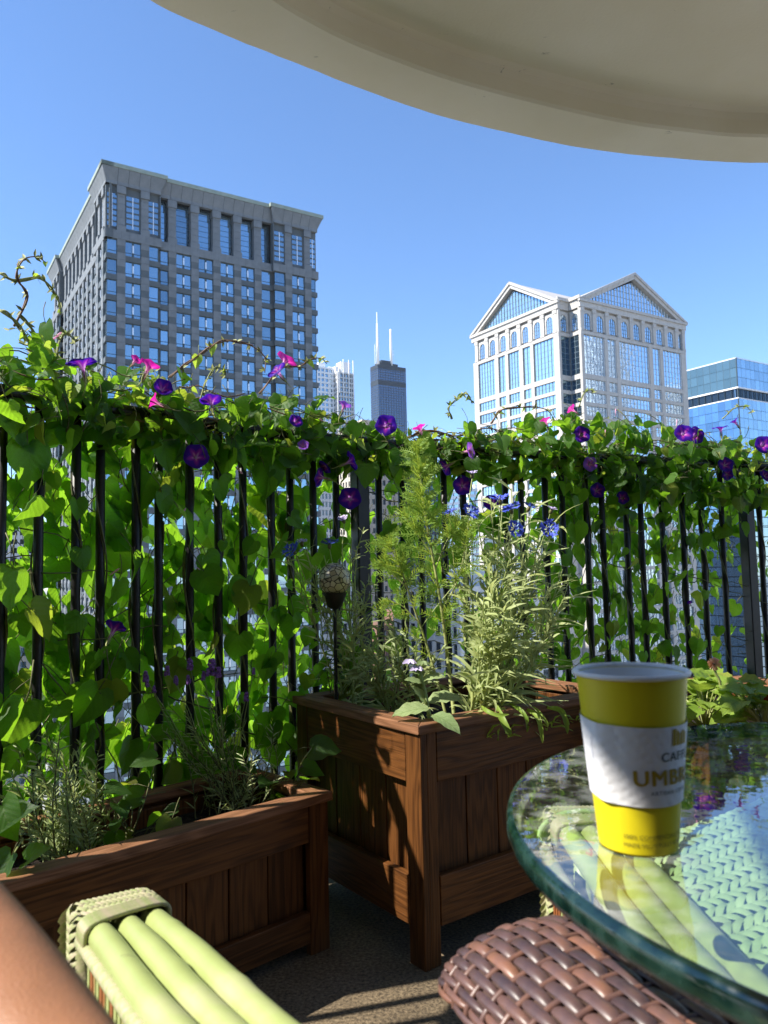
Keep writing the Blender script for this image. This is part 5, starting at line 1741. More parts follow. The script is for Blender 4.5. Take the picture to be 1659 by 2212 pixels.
for (u, y, lab, n_, sp, sz, sd) in [(1520, 2.08, 'bright leafy green just right of the cup, under the coral flower', 36, .11, .07, 1), (1590, 2.15, 'bright leafy green in the middle of the right planter', 36, .11, .075, 2), (1650, 2.04, 'bright leafy green at the right edge beside the red flower', 34, .11, .075, 3), (1470, 2.25, 'leafy green partly hidden behind the cup', 16, .08, .06, 4)]:
    c = A3(u, 1530, y); c.z = .455
    lettuce(lab, c, n_, sp, sz, sd)
c = A3(1560, 1510, 2.1); c.z = .44
T = thing('coral_flower_plant', 'coral pompom flower on a thick curved stalk above the right planter', 'flower', tuple(c), 0)
P = A3(1543, 1434, 2.08)
sb = MB(); sb.tube(catmull([c, A3(1556, 1480, 2.08), A3(1546, 1455, 2.08), P], 6), .0035, 6); sb.build('stem', MT['stem_light'], T, smooth=True)
f = MB(); r_ = random.Random(9)
for k in range(130):
    e = V((r_.gauss(0, 1), r_.gauss(0, 1), r_.gauss(.3, 1))).normalized(); f.ribbon([P + e * .004, P + e * .012, P + e * .0175], [.001, .002, .0006], e.orthogonal(), 0, .4)
f.build('flower_head', MT['coral'], T)
c = A3(1652, 1530, 2.0); c.z = .45
T = thing('red_flower_plant', 'red petalled flower half cut by the right edge', 'flower', tuple(c), 0)
f = MB(); P = A3(1657, 1508, 2.0)
for k in range(9):
    e = V((r_.gauss(0, 1), -.4, r_.gauss(0, 1))).normalized(); f.ribbon([P, P + e * .007, P + e * .013], [.003, .006, .001], V((0, -1, .2)), 0, .2)
f.build('flower_head', MT['red'], T); sb = MB(); sb.tube([c, P], .002, 5); sb.build('stem', MT['stem_light'], T)

# ================================================================== OBJECTS
# ---- solar lantern globe on a stake
P = at(722, 1252, y=2.16); 
T = thing('solar_lantern', 'round mosaic solar lantern on a black stake in the tall planter by the thick post', 'lantern', (P.x, P.y, TPH - .07))
b = MB(); b.tube([(P.x, P.y, TPH - .08), (P.x, P.y, P.z - .08)], .005, 8); b.build('stake', MT['iron'], T)
b = MB(); b.lathe([(.004, -.085), (.02, -.075), (.03, -.05), (.036, -.036)], 24, 0, P); b.build('cup_base', MT['iron'], T, smooth=True)
m = Mat('mosaic_globe'); tc = m.n('ShaderNodeTexCoord'); vo = m.n('ShaderNodeTexVoronoi', feature='DISTANCE_TO_EDGE'); vo.inputs['Scale'].default_value = 62; m.l(tc.outputs['Object'], vo.inputs['Vector'])
v2 = m.n('ShaderNodeTexVoronoi'); v2.inputs['Scale'].default_value = 62; m.l(tc.outputs['Object'], v2.inputs['Vector'])
ed = m.ramp(vo.outputs['Distance'], [(.04, (0, 0, 0)), (.09, (1, 1, 1))]).outputs[0]
sp = m.n('ShaderNodeSeparateColor'); m.l(v2.outputs['Color'], sp.inputs[0])
m.l(m.mix(ed, (.06, .05, .035), m.ramp(sp.outputs[0], [(0, (.3, .25, .14)), (1, (.62, .58, .4))]).outputs[0]), m.p.inputs['Base Color']); m.p.inputs['Roughness'].default_value = .2
b = MB(); b.lathe([(.047 * math.cos(a), .047 * math.sin(a)) for a in [R_(-58 + 12.3 * k) for k in range(13)]], 32, 0, P); b.build('globe', m.m, T, smooth=True)

# ---- white plant tag
q = at(643, 1690, z=LPH - .09)
b = MB(); F = frame(q, (.25, 0, 1), (.2, -1, .1)); b.box((0, -.004, -.0005), (.16, .004, .0005), 0, F); b.box((.13, -.008, -.0005), (.175, .008, .0005), 0, F @ M4.Rotation(R_(-22), 4, 'Z') @ M4.Translation((0, .045, 0.0012)))
tag(b.build('plant_tag', MT['white_paint']), 'thin white plastic plant tag stuck in the right end of the low planter', 'plant tag')

# ---- glass table
TC = V((.525, .66, 0)); TR = .424; TZ = .678
m = Mat('table_glass')
m.t.nodes.remove(m.p)
g = m.n('ShaderNodeNewGeometry')
ior = m.n('ShaderNodeMix'); ior.inputs[2].default_value = 1.52; ior.inputs[3].default_value = 1 / 1.52; m.l(g.outputs['Backfacing'], ior.inputs[0])
fr = m.n('ShaderNodeFresnel'); m.l(ior.outputs[0], fr.inputs[0])
tr = m.n('ShaderNodeBsdfTransparent'); tr.inputs[0].default_value = (.80, .88, .83, 1)
gl = m.n('ShaderNodeBsdfGlossy'); gl.inputs['Roughness'].default_value = .004; gl.inputs[0].default_value = (1, 1, 1, 1)
rp = m.n('ShaderNodeTexNoise'); rp.inputs['Scale'].default_value = 30; tcr = m.n('ShaderNodeTexCoord'); m.l(tcr.outputs['Object'], rp.inputs['Vector'])
rb_ = m.n('ShaderNodeBump'); rb_.inputs['Strength'].default_value = .45; rb_.inputs['Distance'].default_value = .0006; m.l(rp.outputs['Fac'], rb_.inputs['Height']); m.l(rb_.outputs[0], gl.inputs['Normal'])
fac = m.math('MULTIPLY', fr.outputs[0], 1.7, True)
# dusty pale speckle; mottled reflection in the glass painted in with it
nz = m.n('ShaderNodeTexNoise'); nz.inputs['Scale'].default_value = 38; nz.inputs['Detail'].default_value = 6; tc = m.n('ShaderNodeTexCoord'); m.l(tc.outputs['Object'], nz.inputs['Vector'])
dust_dapple = m.math('MULTIPLY', m.ramp(nz.outputs['Fac'], [(.46, (.1, .1, .1)), (.60, (1, 1, 1))]).outputs[0], .15)
df = m.n('ShaderNodeBsdfDiffuse'); df.inputs[0].default_value = (.6, .62, .6, 1)
ms = m.n('ShaderNodeMixShader'); m.l(fac, ms.inputs[0]); m.l(tr.outputs[0], ms.inputs[1]); m.l(gl.outputs[0], ms.inputs[2])
m2 = m.n('ShaderNodeMixShader'); m.l(dust_dapple, m2.inputs[0]); m.l(ms.outputs[0], m2.inputs[1]); m.l(df.outputs[0], m2.inputs[2])
m.l(m2.outputs[0], m.out.inputs[0])
MT['tglass'] = m.m
m = Mat('glass_edge'); m.p.inputs['Base Color'].default_value = (.008, .05, .035, 1); m.p.inputs['Roughness'].default_value = .12; m.p.inputs['Specular IOR Level'].default_value = .8
nz = m.n('ShaderNodeTexNoise'); nz.inputs['Scale'].default_value = 60; nz.inputs['Detail'].default_value = 5; tc = m.n('ShaderNodeTexCoord'); m.l(tc.outputs['Object'], nz.inputs['Vector'])
m.l(m.ramp(nz.outputs['Fac'], [(.35, (.002, .010, .008)), (.7, (.010, .036, .028))]).outputs[0], m.p.inputs['Base Color'])
m.l(m.ramp(nz.outputs['Fac'], [(.4, (.06,) * 3), (.65, (.35,) * 3)]).outputs[0], m.p.inputs['Roughness'])
MT['tedge'] = m.m
T = thing('glass_table', 'round glass table with thick dark green edge carrying the paper cup', 'table', (TC.x, TC.y, 0))
n = 160
b = MB(); b.add([TC + V(((TR - .006) * math.cos(2 * PI * k / n), (TR - .006) * math.sin(2 * PI * k / n), TZ)) for k in range(n)], [tuple(range(n))]); b.build('glass_top', MT['tglass'], T)
b = MB(); b.lathe([(TR - .0061, TZ + .0), (TR - .002, TZ - .001), (TR, TZ - .006), (TR, TZ - .014), (TR - .002, TZ - .019), (TR - .008, TZ - .021), (TR - .013, TZ - .018), (TR - .0085, TZ - .001)], n, 0, TC); b.build('glass_edge', MT['tedge'], T, smooth=True)
for k in range(4):
    a = R_(20 + 90 * k); b = MB()
    b.tube(catmull([TC + V((.22 * math.cos(a), .22 * math.sin(a), TZ - .02)) + V((.12, .1, 0)), TC + V((.10 * math.cos(a) + .12, .10 * math.sin(a) + .1, .35)), TC + V((.24 * math.cos(a) + .12, .24 * math.sin(a) + .1, 0.0))], 6), .012, 8); b.build('leg', MT['iron'], T, smooth=True)

# ---- paper cup
m = noise_mat('cup_yellow', (.66, .555, .008), (.70, .59, .012), 9, .42, .02, .0005)
MT['cupy'] = m
MT['cupw'] = simple('cup_white', (.78, .78, .76), .5)
m = Mat('sleeve_paper'); tc = m.n('ShaderNodeTexCoord'); mp = m.n('ShaderNodeMapping'); mp.inputs['Rotation'].default_value = (0, .6, 0); m.l(tc.outputs['Object'], mp.inputs[0])
vo = m.n('ShaderNodeTexVoronoi', feature='SMOOTH_F1'); vo.inputs['Scale'].default_value = 150; vo.inputs['Randomness'].default_value = .25; m.l(mp.outputs[0], vo.inputs['Vector'])
m.p.inputs['Base Color'].default_value = (.74, .74, .76, 1); m.p.inputs['Roughness'].default_value = .6; m.bump(vo.outputs['Distance'], .5, .002)
MT['sleeve'] = m.m
MT['ink_gold'] = simple('gold_print', (.36, .25, .02), .5)
MT['ink_dark'] = simple('dark_print', (.03, .05, .04), .5)
MT['ink_blue'] = simple('blue_print', (.12, .15, .32), .5)
MT['ink_olive'] = simple('olive_print', (.22, .2, .02), .5)
CC = V((.196, .628, TZ)); CHT = .137


def cup_r(z): return .0302 + (.0432 - .0302) * z / CHT


T = thing('paper_cup', 'yellow paper coffee cup with white sleeve on the glass table', 'cup', tuple(CC))
b = MB(); b.lathe([(.0290, .004), (.0300, .0), (cup_r(.002), .002), (cup_r(CHT * .5), CHT * .5), (cup_r(CHT - .004), CHT - .004)], 72, 0, CC); b.build('cup_body', MT['cupy'], T, smooth=True)
b = MB(); b.lathe([(.001, .008), (.029, .008), (cup_r(.01) - .001, .01), (cup_r(CHT) - .001, CHT - .004)], 72, 0, CC); b.build('cup_lining', MT['cupw'], T, smooth=True)
b = MB(); rr_ = cup_r(CHT) + .0008
b.lathe([(rr_ + .0018 * math.cos(a), CHT - .002 + .0021 * math.sin(a)) for a in [2 * PI * k / 12 for k in range(13)]], 72, 0, CC); b.build('rim', MT['cupw'], T, smooth=True)
# sleeve: slightly flattened tube with a fold line
FDIR = V((-CC.x, -CC.y, 0)).normalized(); RDIR = V((-FDIR.y, FDIR.x, 0))
if RDIR.x < 0: RDIR = -RDIR


def cpt(th, z, off=0.0):
    return CC + (FDIR * math.cos(th) + RDIR * math.sin(th)) * (cup_r(z) + off) + V((0, 0, z))


def sl_off(th):
    d = (th - R_(-38) + PI) % (2 * PI) - PI
    return .0014 + .0022 * math.exp(-(d / .22) ** 2)


b = MB(); N_ = 120; zs = [.0405, .055, .07, .085, .1005]
for k in range(N_ + 1):
    th = 2 * PI * k / N_
    for z in zs:
        tilt = .0025 * math.sin(th - 2.2)
        b.v.append(tuple(cpt(th, z + tilt * (1 if z in (zs[0], zs[-1]) else 1), sl_off(th))))
for k in range(N_):
    for j in range(len(zs) - 1):
        a = k * len(zs) + j; b.f.append([a, a + len(zs), a + len(zs) + 1, a + 1]); b.m.append(0)
b.build('sleeve', MT['sleeve'], T, smooth=True)
sv = T


def text_mesh(body, size, th0, z0, off, mat, name='lettering', vertical=False, spacing=1.0, bold=.0):
    cu = bpy.data.curves.new(name, 'FONT'); cu.body = body; cu.size = 1.0; cu.space_character = spacing; cu.offset = bold / size; cu.resolution_u = 3
    ob = bpy.data.objects.new(name, cu); col.objects.link(ob)
    dg = bpy.context.evaluated_depsgraph_get(); me = bpy.data.meshes.new_from_object(ob.evaluated_get(dg))
    bpy.data.objects.remove(ob); bpy.data.curves.remove(cu)
    bmm = bmesh.new(); bmm.from_mesh(me)
    bmesh.ops.scale(bmm, vec=(size, size, size), verts=bmm.verts)
    ax_ = 1 if vertical else 0
    x1_ = max(v.co[ax_] for v in bmm.verts); xq = .002
    while xq < x1_ and not vertical:
        bmesh.ops.bisect_plane(bmm, geom=bmm.verts[:] + bmm.edges[:] + bmm.faces[:], dist=1e-8, plane_co=(xq, 0, 0), plane_no=(1, 0, 0)); xq += .002
    for v in bmm.verts:
        x, y = v.co.x, v.co.y
        if vertical: x, y = y, -x
        z = z0 + y; th = th0 + x / cup_r(z)
        of = off + (sl_off(th) + .0004 if .035 < z < .105 else 0)
        v.co = cpt(th, z, of)
    bmm.to_mesh(me); bmm.free()
    me.materials.clear(); me.materials.append(MT[mat])
    o = bpy.data.objects.new(name, me)
    link(o, sv, M4.Identity(4)); return o


for k_ in range(4): text_mesh('UMBRIA', .0165, R_(-3) + (k_ - 1.5) * .0105, .0545 + (k_ % 2) * .00035, .0002 + k_ * .00003, 'ink_gold', spacing=1.14)
for k_ in range(2): text_mesh('CAFFÈ', .0095, R_(29) + k_ * .008, .0725, .0002 + k_ * .00003, 'ink_dark', spacing=1.15)
text_mesh('ARTISAN COFFEE', .0042, R_(17), .0475, .0002, 'ink_dark', spacing=1.15)
text_mesh('100% COMMERCIALLY COMPOSTABLE', .0048, R_(-20), .0135, .0005, 'ink_olive', spacing=1.0)
text_mesh('MADE FROM FULLY RENEWABLE RESOURCES', .0044, R_(-20), .0075, .0005, 'ink_olive', spacing=1.0)
text_mesh('PLEASE COMPOST THIS SLEEVE WITH YOUR CUP', .0022, R_(-52), .088, .0002, 'ink_blue', vertical=True)
# small gold emblem: two towers
b = MB()


def quad(th0, z0, th1, z1, th2, z2, th3, z3):
    pts = [(th0, z0), (th1, z1), (th2, z2), (th3, z3)]; g_ = 4; vs_ = []
    for i in range(g_ + 1):
        for j in range(g_ + 1):
            s_, t_ = i / g_, j / g_
            th = (pts[0][0] * (1 - s_) + pts[1][0] * s_) * (1 - t_) + (pts[3][0] * (1 - s_) + pts[2][0] * s_) * t_
            z = (pts[0][1] * (1 - s_) + pts[1][1] * s_) * (1 - t_) + (pts[3][1] * (1 - s_) + pts[2][1] * s_) * t_
            vs_.append(cpt(th, z, sl_off(th) + .0005))
    b.add(vs_, [(i * (g_ + 1) + j, (i + 1) * (g_ + 1) + j, (i + 1) * (g_ + 1) + j + 1, i * (g_ + 1) + j + 1) for i in range(g_) for j in range(g_)])


e0 = R_(44)
quad(e0, .0835, e0 + .09, .0835, e0 + .09, .0965, e0, .0960)
quad(e0 + .10, .0835, e0 + .20, .0835, e0 + .20, .0925, e0 + .10, .0960)
quad(e0 + .22, .0835, e0 + .31, .0835, e0 + .31, .0950, e0 + .22, .0915)
quad(e0 + .33, .0835, e0 + .46, .0835, e0 + .46, .0915, e0 + .33, .0945)
b.build('emblem', MT['ink_gold'], sv)


# ---- bamboo arm chairs (painted green)
def strand_pad(name, T, F, rows, cols, pitch_x, pitch_y, mat, herring=True):
    """herringbone of short raised strips"""
    b = MB()
    for i in range(cols):
        for j in range(rows):
            a = (R_(38) if (i % 2 == 0) else R_(-38)) + rnd.gauss(0, .07); lf_ = rnd.uniform(-.0012, .0012)
            x = (i + .5) * pitch_x; y = (j + .5) * pitch_y
            Lh = pitch_x * .62; w_ = pitch_y * .42
            q = F @ M4.Translation((x, y, 0)) @ M4.Rotation(a, 4, 'Z')
            vs_ = []
            for xx, zz, ww in ((-Lh, -.001, .7), (-Lh * .5, .0028, 1), (0, .004, 1), (Lh * .5, .0028, 1), (Lh, -.001, .7)):
                for yy in (-1, 0, 1): vs_.append(q @ V((xx, yy * w_ * ww, zz + lf_ + (.0015 if yy == 0 else -.001))))
            b.add(vs_, [(k * 3 + r, k * 3 + r + 1, (k + 1) * 3 + r + 1, (k + 1) * 3 + r) for k in range(4) for r in (0, 1)])
    o = b.build(name, MT[mat], T, smooth=True); tag(o, kind='stuff'); return o


def bamboo_arm(T, far, near, rad, gap, slat_side=True, up=V((0, 0, 1)), slope=0.0):
    far, near = V(far), V(near); d = (near - far).normalized()
    side = d.cross(up).normalized()                  # towards -side is the slatted face
    L = (near - far).length
    for k in range(3):
        o = side * ((k - 1) * (2 * rad + gap))
        b = MB(); n_ = 26; pts = []; rs = []
        for i in range(n_ + 1):
            t = i / n_; pts.append(far + d * L * t + o + up * (-.0015 * math.cos(t * 9 + k)))
            node = abs(((t * 2.6 + k * .37) % 1) - .5) < .03
            rs.append(rad * (1.0 + .012 * math.sin(t * 23 + k * 2) + (.07 if node else 0)))
        b.tube(pts, rs, 18); b.build('pole', MT['bamboo'], T, smooth=True)
    return d, side, L


def strip(b, c, dirn, n_, Lh, hw, h):
    w_ = n_.cross(dirn).normalized(); vs_ = []
    for xx, zz, ww in ((-Lh, -.35, .55), (-Lh * .45, .8, 1), (Lh * .35, 1, 1), (Lh, -.35, .6)):
        for yy in (-1, 0, 1): vs_.append(c + dirn * xx + w_ * (yy * hw * ww) + n_ * (zz * h + (.0008 if yy == 0 else -.0012)))
    b.add(vs_, [(k * 3 + r, k * 3 + r + 1, (k + 1) * 3 + r + 1, (k + 1) * 3 + r) for k in range(3) for r in (0, 1)])


def wrap_end(T, far, d, side, rad, gap, up=V((0, 0, 1)), drop=.30):
    """woven binding over the far ends: wound strands and a braided end cap that turns down"""
    W = 3 * rad + gap + .003; far = V(far)
    for k in range(7):
        c = far + d * (.002 + k * .0052); b = MB(); pts = []
        hh = rad + .0035
        for i in range(41):
            a = 2 * PI * i / 40
            ca, sa = math.cos(a), math.sin(a)
            e = 4.0
            x = W * (abs(ca) ** (2 / e)) * (1 if ca > 0 else -1); z = hh * (abs(sa) ** (2 / e)) * (1 if sa > 0 else -1)
            pts.append(c + side * x + up * z + d * (-.010 * (x / W) * (sa > -.5) + rnd.uniform(-.0007, .0007)))
        b.tube(pts, .0027, 6, 0, False); b.build('binding', MT['cane'], T, smooth=True)
    # braided cap: flat on top, bending down over the rounded end
    FL_, RB = .046, .018

    def cap(s_):
        if s_ < FL_: return far - d * s_ + up * (rad + .0015), up, -d
        a = min((s_ - FL_) / RB, 1.9)
        return far - d * (FL_ + RB * math.sin(a)) + up * (rad + .0015 - RB * (1 - math.cos(a))), (up * math.cos(a) - d * math.sin(a)), (-d * math.cos(a) - up * math.sin(a))
    b = MB()
    for row in range(7):
        sg = 1 if row % 2 else -1
        for i in range(15):
            x = ((i + .5 + (.25 if row % 2 else 0)) / 15 * 2 - 1) * W * .98
            c, n_, t_ = cap(.002 + row * .0115)
            edge = max(0, abs(x) / W - .75) * .03
            strip(b, c + side * x - up * edge, (t_ * .8 + side * sg * .6).normalized(), n_, .0102, .0030, .0032)
    b.build('braided_cap', MT['cane'], T, smooth=True)
    k_ = MB(); k_.box((-.002, -W * .97, -.024), (FL_ + .008, W * .97, rad - .001), 0, frame(far, -d, up)); o = k_.build('end_core', MT['cane'], T); bevel(o, .008, 3)
    # braid running down the post at the slatted side
    b = MB(); pc = far - side * (W + .001) - d * .022
    for j in range(int(drop / .0095)):
        for sg in (-1, 1):
            c = pc - up * (j * .0095 - .010) + d * (sg * .0065)
            strip(b, c, (up * -.65 + d * -sg * .8).normalized(), (-side - d * .3 * sg).normalized(), .0120, .0040, .0045)
        for sg in (-1, 1):
            c = pc - up * (j * .0095 - .010) - d * .017 + side * (.004 + sg * .006)
            strip(b, c, (up * -.65 + side * sg * .8).normalized(), -d, .011, .0038, .004)
    b.build('braided_post', MT['cane'], T, smooth=True)
    k_ = MB(); k_.tube([pc + up * .004 + side * .008, V((pc.x, pc.y, 0)) + side * .008], .0125, 10); k_.build('leg', MT['cane'], T, smooth=True)


RAD = .0128
farc = at(262, 1990, z=.545); nearc = at(545, 2290, z=.60)
T = thing('bamboo_chair', 'green painted bamboo armchair at lower left with worn brown slats', 'chair', (-.2, .65, 0), 0, 'green bamboo armchairs')
d, side, L = bamboo_arm(T, farc, nearc + (nearc - farc) * .25, RAD, .0016)
if side.x < 0: side = -side
wrap_end(T, farc, d, side, RAD, .0016)
# flat cane rail and slats below on the left side
e0 = farc - side * (3 * RAD + .0015) - V((0, 0, .0085)) + d * .006; e1 = e0 + d * (L + .1)
b = MB(); b.tube([e0 + (e1 - e0) * i / 14 for i in range(15)], .0068, 10); b.build('side_rail', MT['cane'], T, smooth=True)
k = 0; x = .022
while x < L * 1.02:
    p = e0 + d * x + side * .006; wd = rnd.uniform(.0042, .0052)
    b = MB(); b.box((-.17, -wd, -.003), (0, wd, .003))
    o = b.build('slat', MT['slat'], T, mw=frame(p - V((0, 0, .004)), (0, 0, 1), -side)); bevel(o, .0012)
    x += .0155; k += 1
b = MB(); b.tube([e0 - V((0, 0, .175)), e1 - V((0, 0, .175))], .010, 10); b.build('side_rail', MT['cane'], T, smooth=True)
nl = nearc + d * .06
for q in (nl - side * .05, nl - side * .52, farc - side * .56):
    b = MB(); b.tube([V((q.x, q.y, 0)), V((q.x, q.y, .56))], .016, 12); b.build('leg', MT['bamboo'], T, smooth=True)
sF = frame(farc - side * .07 + V((0, 0, -.24)) + d * .03, d, (0, 0, 1))
yy = (sF.to_3x3() @ V((0, 1, 0))).dot(side)
b = MB(); b.box((0, -.44 if yy > 0 else 0, -.02), (L, 0 if yy > 0 else .44, -.002), 0, sF); b.build('seat', MT['weave'], T)

# second chair pushed under the glass
f2 = at(1262, 1790, z=.545); n2c = at(1560, 2150, z=.575)
T = thing('bamboo_chair', 'green bamboo armchair with herringbone seat seen under the glass table', 'chair', (.35, .8, 0), 0, 'green bamboo armchairs')
d, side, L = bamboo_arm(T, f2, n2c + (n2c - f2) * .15, .0135, .0016)
if side.x < 0: side = -side
wrap_end(T, f2, d, side, .0135, .0016)
b = MB()
for i in range(26):   # rolled scroll at the arm end
    a0 = i * .115
    c = f2 - d * (.01 + .0035 * i) - side * .0 + V((0, 0, -.0006 * i * i * .35))
    pts = []
    for k in range(17):
        a = PI * k / 16; rr2 = .058 - .0011 * i
        pts.append(c + side * rr2 * math.cos(a) + V((0, 0, rr2 * .55 * math.sin(a) - .012)))
    b.tube(pts, .0042, 6, 0, False)
b.build('arm_scroll', MT['weave'], T, smooth=True)
Fp = frame(f2 + side * .07 - V((0, 0, .025)), d, V((0, 0, 1)) - side * .35)
# local x along the arm, local y across
yy = (Fp.to_3x3() @ V((0, 1, 0))).dot(side)
if yy < 0: Fp = Fp @ M4.Translation((0, -.46, 0))
strand_pad('woven_seat', T, Fp, 40, 26, .021, .0115, 'weave')
b = MB(); b.box((-.01, -.01, -.012), (26 * .021 + .01, .47, -.004), 0, Fp); b.build('seat_backing', MT['weave'], T)
for q in (f2 - d * .02, f2 + side * .45, n2c + d * .02, n2c + side * .45):
    b = MB(); b.tube([V((q.x, q.y, 0)), V((q.x, q.y, .50))], .014, 12); b.build('leg', MT['bamboo'], T, smooth=True)
e0 = f2 - side * (3 * .0135 + .012) - V((0, 0, .03)); e1 = e0 + d * (L + .05)
b = MB(); b.tube([e0, e1], .009, 10); b.build('side_rail', MT['cane'], T, smooth=True)
x = .03
while x < L:
    p = e0 + d * x + side * .006; b = MB(); b.box((-.17, -.005, -.003), (0, .005, .003)); b.build('slat', MT['slat'], T, mw=frame(p, (0, 0, 1), -side)); x += .018

# ---- brown rattan arm chair in the foreground
m = Mat('rattan'); tc = m.n('ShaderNodeTexCoord'); oi = m.n('ShaderNodeObjectInfo')
nz = m.n('ShaderNodeTexNoise'); nz.inputs['Scale'].default_value = 60; nz.inputs['Detail'].default_value = 5; m.l(tc.outputs['Object'], nz.inputs['Vector'])
f = m.math('ADD', m.math('MULTIPLY', nz.outputs['Fac'], .5), m.math('MULTIPLY', oi.outputs['Random'], .5))
m.l(m.ramp(f, [(.25, (.045, .028, .032)), (.5, (.10, .056, .052)), (.8, (.20, .092, .058))]).outputs[0], m.p.inputs['Base Color'])
m.p.inputs['Roughness'].default_value = .4; m.p.inputs['Specular IOR Level'].default_value = .5; m.bump(nz.outputs['Fac'], .5, .001)
MT['rattan'] = m.m
MT['rattan_dark'] = simple('rattan_core', (.07, .04, .03), .7)
T = thing('rattan_chair', 'brown woven rattan armchair arm in the bottom foreground beside the glass table', 'chair', (.1, .4, 0))
# arm surface: frame with y' running from the far end towards the viewer
AO = at(1085, 2180, z=.60); 
AD = V((.055, -.125, 0)).normalized(); AS = V((-AD.y, AD.x, 0))
if AS.x < 0: AS = -AS
HW = .088


def arm_pt(s, q, h=0.0):
    """s metres along from the far tip, q in -1..1 across"""
    endf = min(1, max(0.0, s / .085)); roun = math.sqrt(max(0, 1 - (1 - endf) ** 2))
    wloc = HW * (.52 + .48 * roun)
    ang = q * PI * .52
    x = math.sin(ang) * wloc; z = math.cos(ang) * .040 * (.55 + .45 * roun) - (1 - roun) * .035
    nn = V((math.sin(ang) * .6, 0, math.cos(ang))); nn.normalize()
    P = AO0 + AD * s + AS * x + V((0, 0, z)) + (AS * nn.x + V((0, 0, nn.z)) - AD * (1 - roun) * .6) * h
    return P


AO0 = at(1085, 2010, z=.585); AO0.z = .577
cols_ = 22; pl = .040; nrow = 10
meshes = 0
for c in range(cols_):
    q = (c + .5) / cols_ * 2 - 1
    for r in range(nrow):
        s0 = (r + (.5 if c % 2 else 0)) * pl - .012
        s0 += rnd.uniform(-.0015, .0015); s1 = s0 + pl * .94
        b = MB(); vs_ = []
        hwq = .90 / cols_
        for i, t in enumerate((0, .12, .35, .65, .88, 1)):
            s = max(0.0005, s0 + (s1 - s0) * t); lift = (-.0018, .0004, .0014, .0014, .0004, -.0018)[i] * rnd.uniform(.8, 1.3); wf = (.8, .95, 1, 1, .95, .8)[i]
            for w_, l2 in ((-1, -.0016), (-.7, -.0002), (0, .0004), (.7, -.0002), (1, -.0016)):
                vs_.append(arm_pt(s, q + w_ * hwq * wf, lift + l2))
        b.add(vs_, [(k * 5 + r2, k * 5 + r2 + 1, (k + 1) * 5 + r2 + 1, (k + 1) * 5 + r2) for k in range(5) for r2 in range(4)])
        b.build('strand', MT['rattan'], T, smooth=True)
# cross strands between and core below
b = MB()
for r in range(nrow * 2 + 1):
    s = max(.001, r * pl / 2 - .0135)
    b.tube([arm_pt(s, -1 + 2 * i / 30, -.0026) for i in range(31)], .0026, 6, 0, False)
b.build('cross_strand', MT['rattan'], T, smooth=True)
b = MB(); ns, nq = 30, 20
vs_ = [arm_pt(i / ns * .40, -1 + 2 * j / nq, -.005) for i in range(ns + 1) for j in range(nq + 1)]
b.add(vs_, [(i * (nq + 1) + j, i * (nq + 1) + j + 1, (i + 1) * (nq + 1) + j + 1, (i + 1) * (nq + 1) + j) for i in range(ns) for j in range(nq)])
b.build('arm_core', MT['rattan_dark'], T, smooth=True)
for sx in (-1, 1):
    b = MB()
    for k in range(20):
        z = .02 + k * .0235
        b.tube([AO0 + AS * sx * HW * .97 + AD * s_ + V((0, 0, z - AO0.z + (.0))) + AS * sx * .002 * math.sin(s_ * 200 + k * PI) for s_ in [.03 + i * .02 for i in range(18)]], .010, 6, 0, False)
    b.build('side_panel', MT['rattan'], T, smooth=True)
b = MB()
for k in range(20):
    z = .02 + k * .0235; b.tube([AO0 + AS * HW * math.cos(a) * .97 + AD * (.03 - .025 * math.sin(a)) + V((0, 0, z - AO0.z)) for a in [PI * i / 8 for i in range(9)]], .010, 6, 0, False)
b.build('front_panel', MT['rattan'], T, smooth=True)

# ---- the viewer's bare arm at the lower left
m = Mat('skin'); nz = m.n('ShaderNodeTexNoise'); nz.inputs['Scale'].default_value = 22; nz.inputs['Detail'].default_value = 6; tc = m.n('ShaderNodeTexCoord'); m.l(tc.outputs['Object'], nz.inputs['Vector'])
m.l(m.ramp(nz.outputs['Fac'], [(.3, (.25, .115, .055)), (.7, (.34, .155, .075))]).outputs[0], m.p.inputs['Base Color'])
m.p.inputs['Roughness'].default_value = .45; m.p.inputs['Subsurface Weight'].default_value = .12; m.p.inputs['Subsurface Radius'].default_value = (.012, .005, .002); m.p.inputs['Specular IOR Level'].default_value = .45
vs2 = m.n('ShaderNodeTexVoronoi'); vs2.inputs['Scale'].default_value = 700; m.l(tc.outputs['Object'], vs2.inputs['Vector'])
m.bump(m.math('ADD', nz.outputs['Fac'], m.math('MULTIPLY', vs2.outputs['Distance'], .35)), .35, .002)
MT['skin'] = m.m
T = thing('person', 'bare tanned arm of the seated person, cut by the lower left corner', 'person', (-.25, .05, 0))
elbow = at(-262, 1890, y=.47)
sh = V((-.52, -.12, 1.08)); wr = at(215, 2470, y=.30)
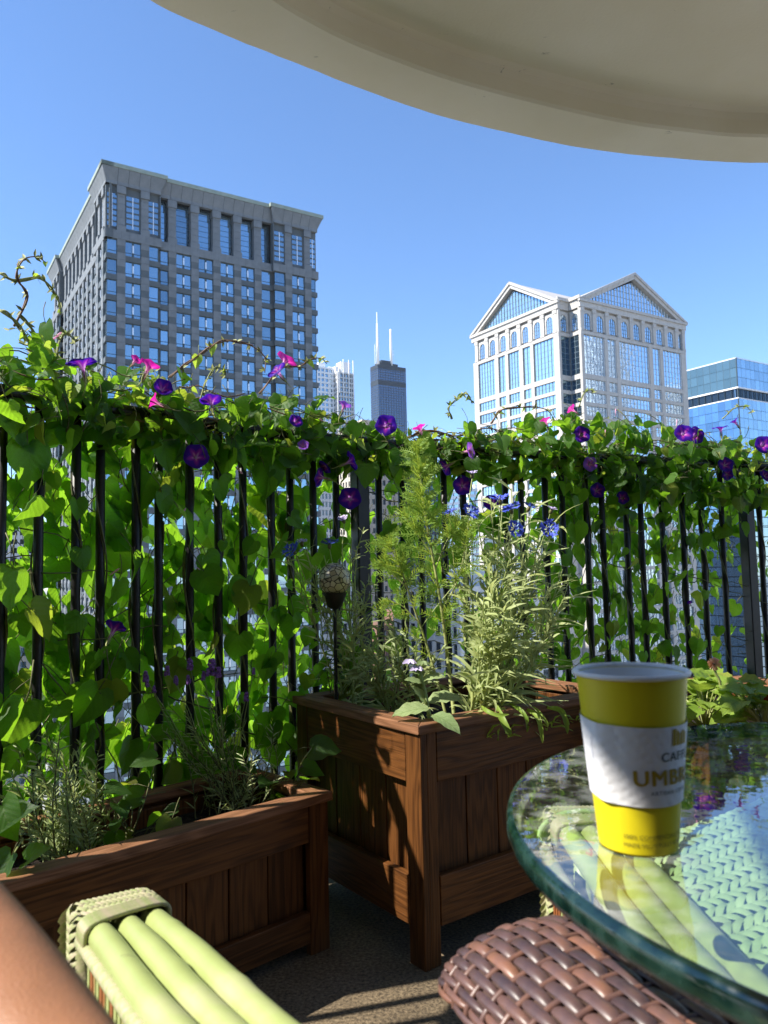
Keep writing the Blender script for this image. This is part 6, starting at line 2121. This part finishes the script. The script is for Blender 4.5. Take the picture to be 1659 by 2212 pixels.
hand = wr + V((.05, -.06, -.012)); mid_ = at(-48, 2182, y=.385)
nodes = [(sh + V((.0, -.05, .02)), .058), (sh, .055), (sh.lerp(elbow, .35) + V((0, .01, .0)), .050), (sh.lerp(elbow, .72), .043), (elbow, .043), (elbow.lerp(mid_, .5), .0455), (mid_, .044), (mid_.lerp(wr, .5), .037), (wr, .028), (wr.lerp(hand, .5), .028), (hand, .026)]
me = bpy.data.meshes.new('arm'); vs_ = [p for p, r in nodes]; es = [(i, i + 1) for i in range(len(nodes) - 1)]; rad = [(r, r) for p, r in nodes]
hd_ = (hand - wr).normalized(); hs = hd_.cross(V((0, 0, 1))).normalized(); base = len(vs_) - 1
for k in range(4):
    root = hand + hs * (k - 1.5) * .017 + hd_ * .012
    L = (.062, .072, .068, .052)[k]
    vs_ += [root, root + hd_ * L * .45 + V((0, 0, .004)), root + hd_ * L * .75 + V((0, 0, .018)) , root + hd_ * L * .8 + V((0, 0, .034))]
    i = len(vs_) - 4; es += [(base, i), (i, i + 1), (i + 1, i + 2), (i + 2, i + 3)]; rad += [(.0095,) * 2, (.0085,) * 2, (.0078,) * 2, (.0065,) * 2]
root = wr.lerp(hand, .6) + hs * -.02
vs_ += [root + hs * -.012 + V((0, 0, .008)), root + hs * -.022 + hd_ * .02 + V((0, 0, .025)), root + hs * -.02 + hd_ * .035 + V((0, 0, .038))]
i = len(vs_) - 3; es += [(base - 1, i), (i, i + 1), (i + 1, i + 2)]; rad += [(.011,) * 2, (.0098,) * 2, (.008,) * 2]
me.from_pydata([tuple(p) for p in vs_], es, [])
o = bpy.data.objects.new('arm', me); me.materials.append(MT['skin'])
link(o, T, M4.Identity(4))
sk = o.modifiers.new('skin', 'SKIN'); sk.use_smooth_shade = True
for i, r in enumerate(rad): me.skin_vertices[0].data[i].radius = r
me.skin_vertices[0].data[0].use_root = True
ss = o.modifiers.new('sub', 'SUBSURF'); ss.levels = 2; ss.render_levels = 3
# fine hairs and water beads left to the skin bump
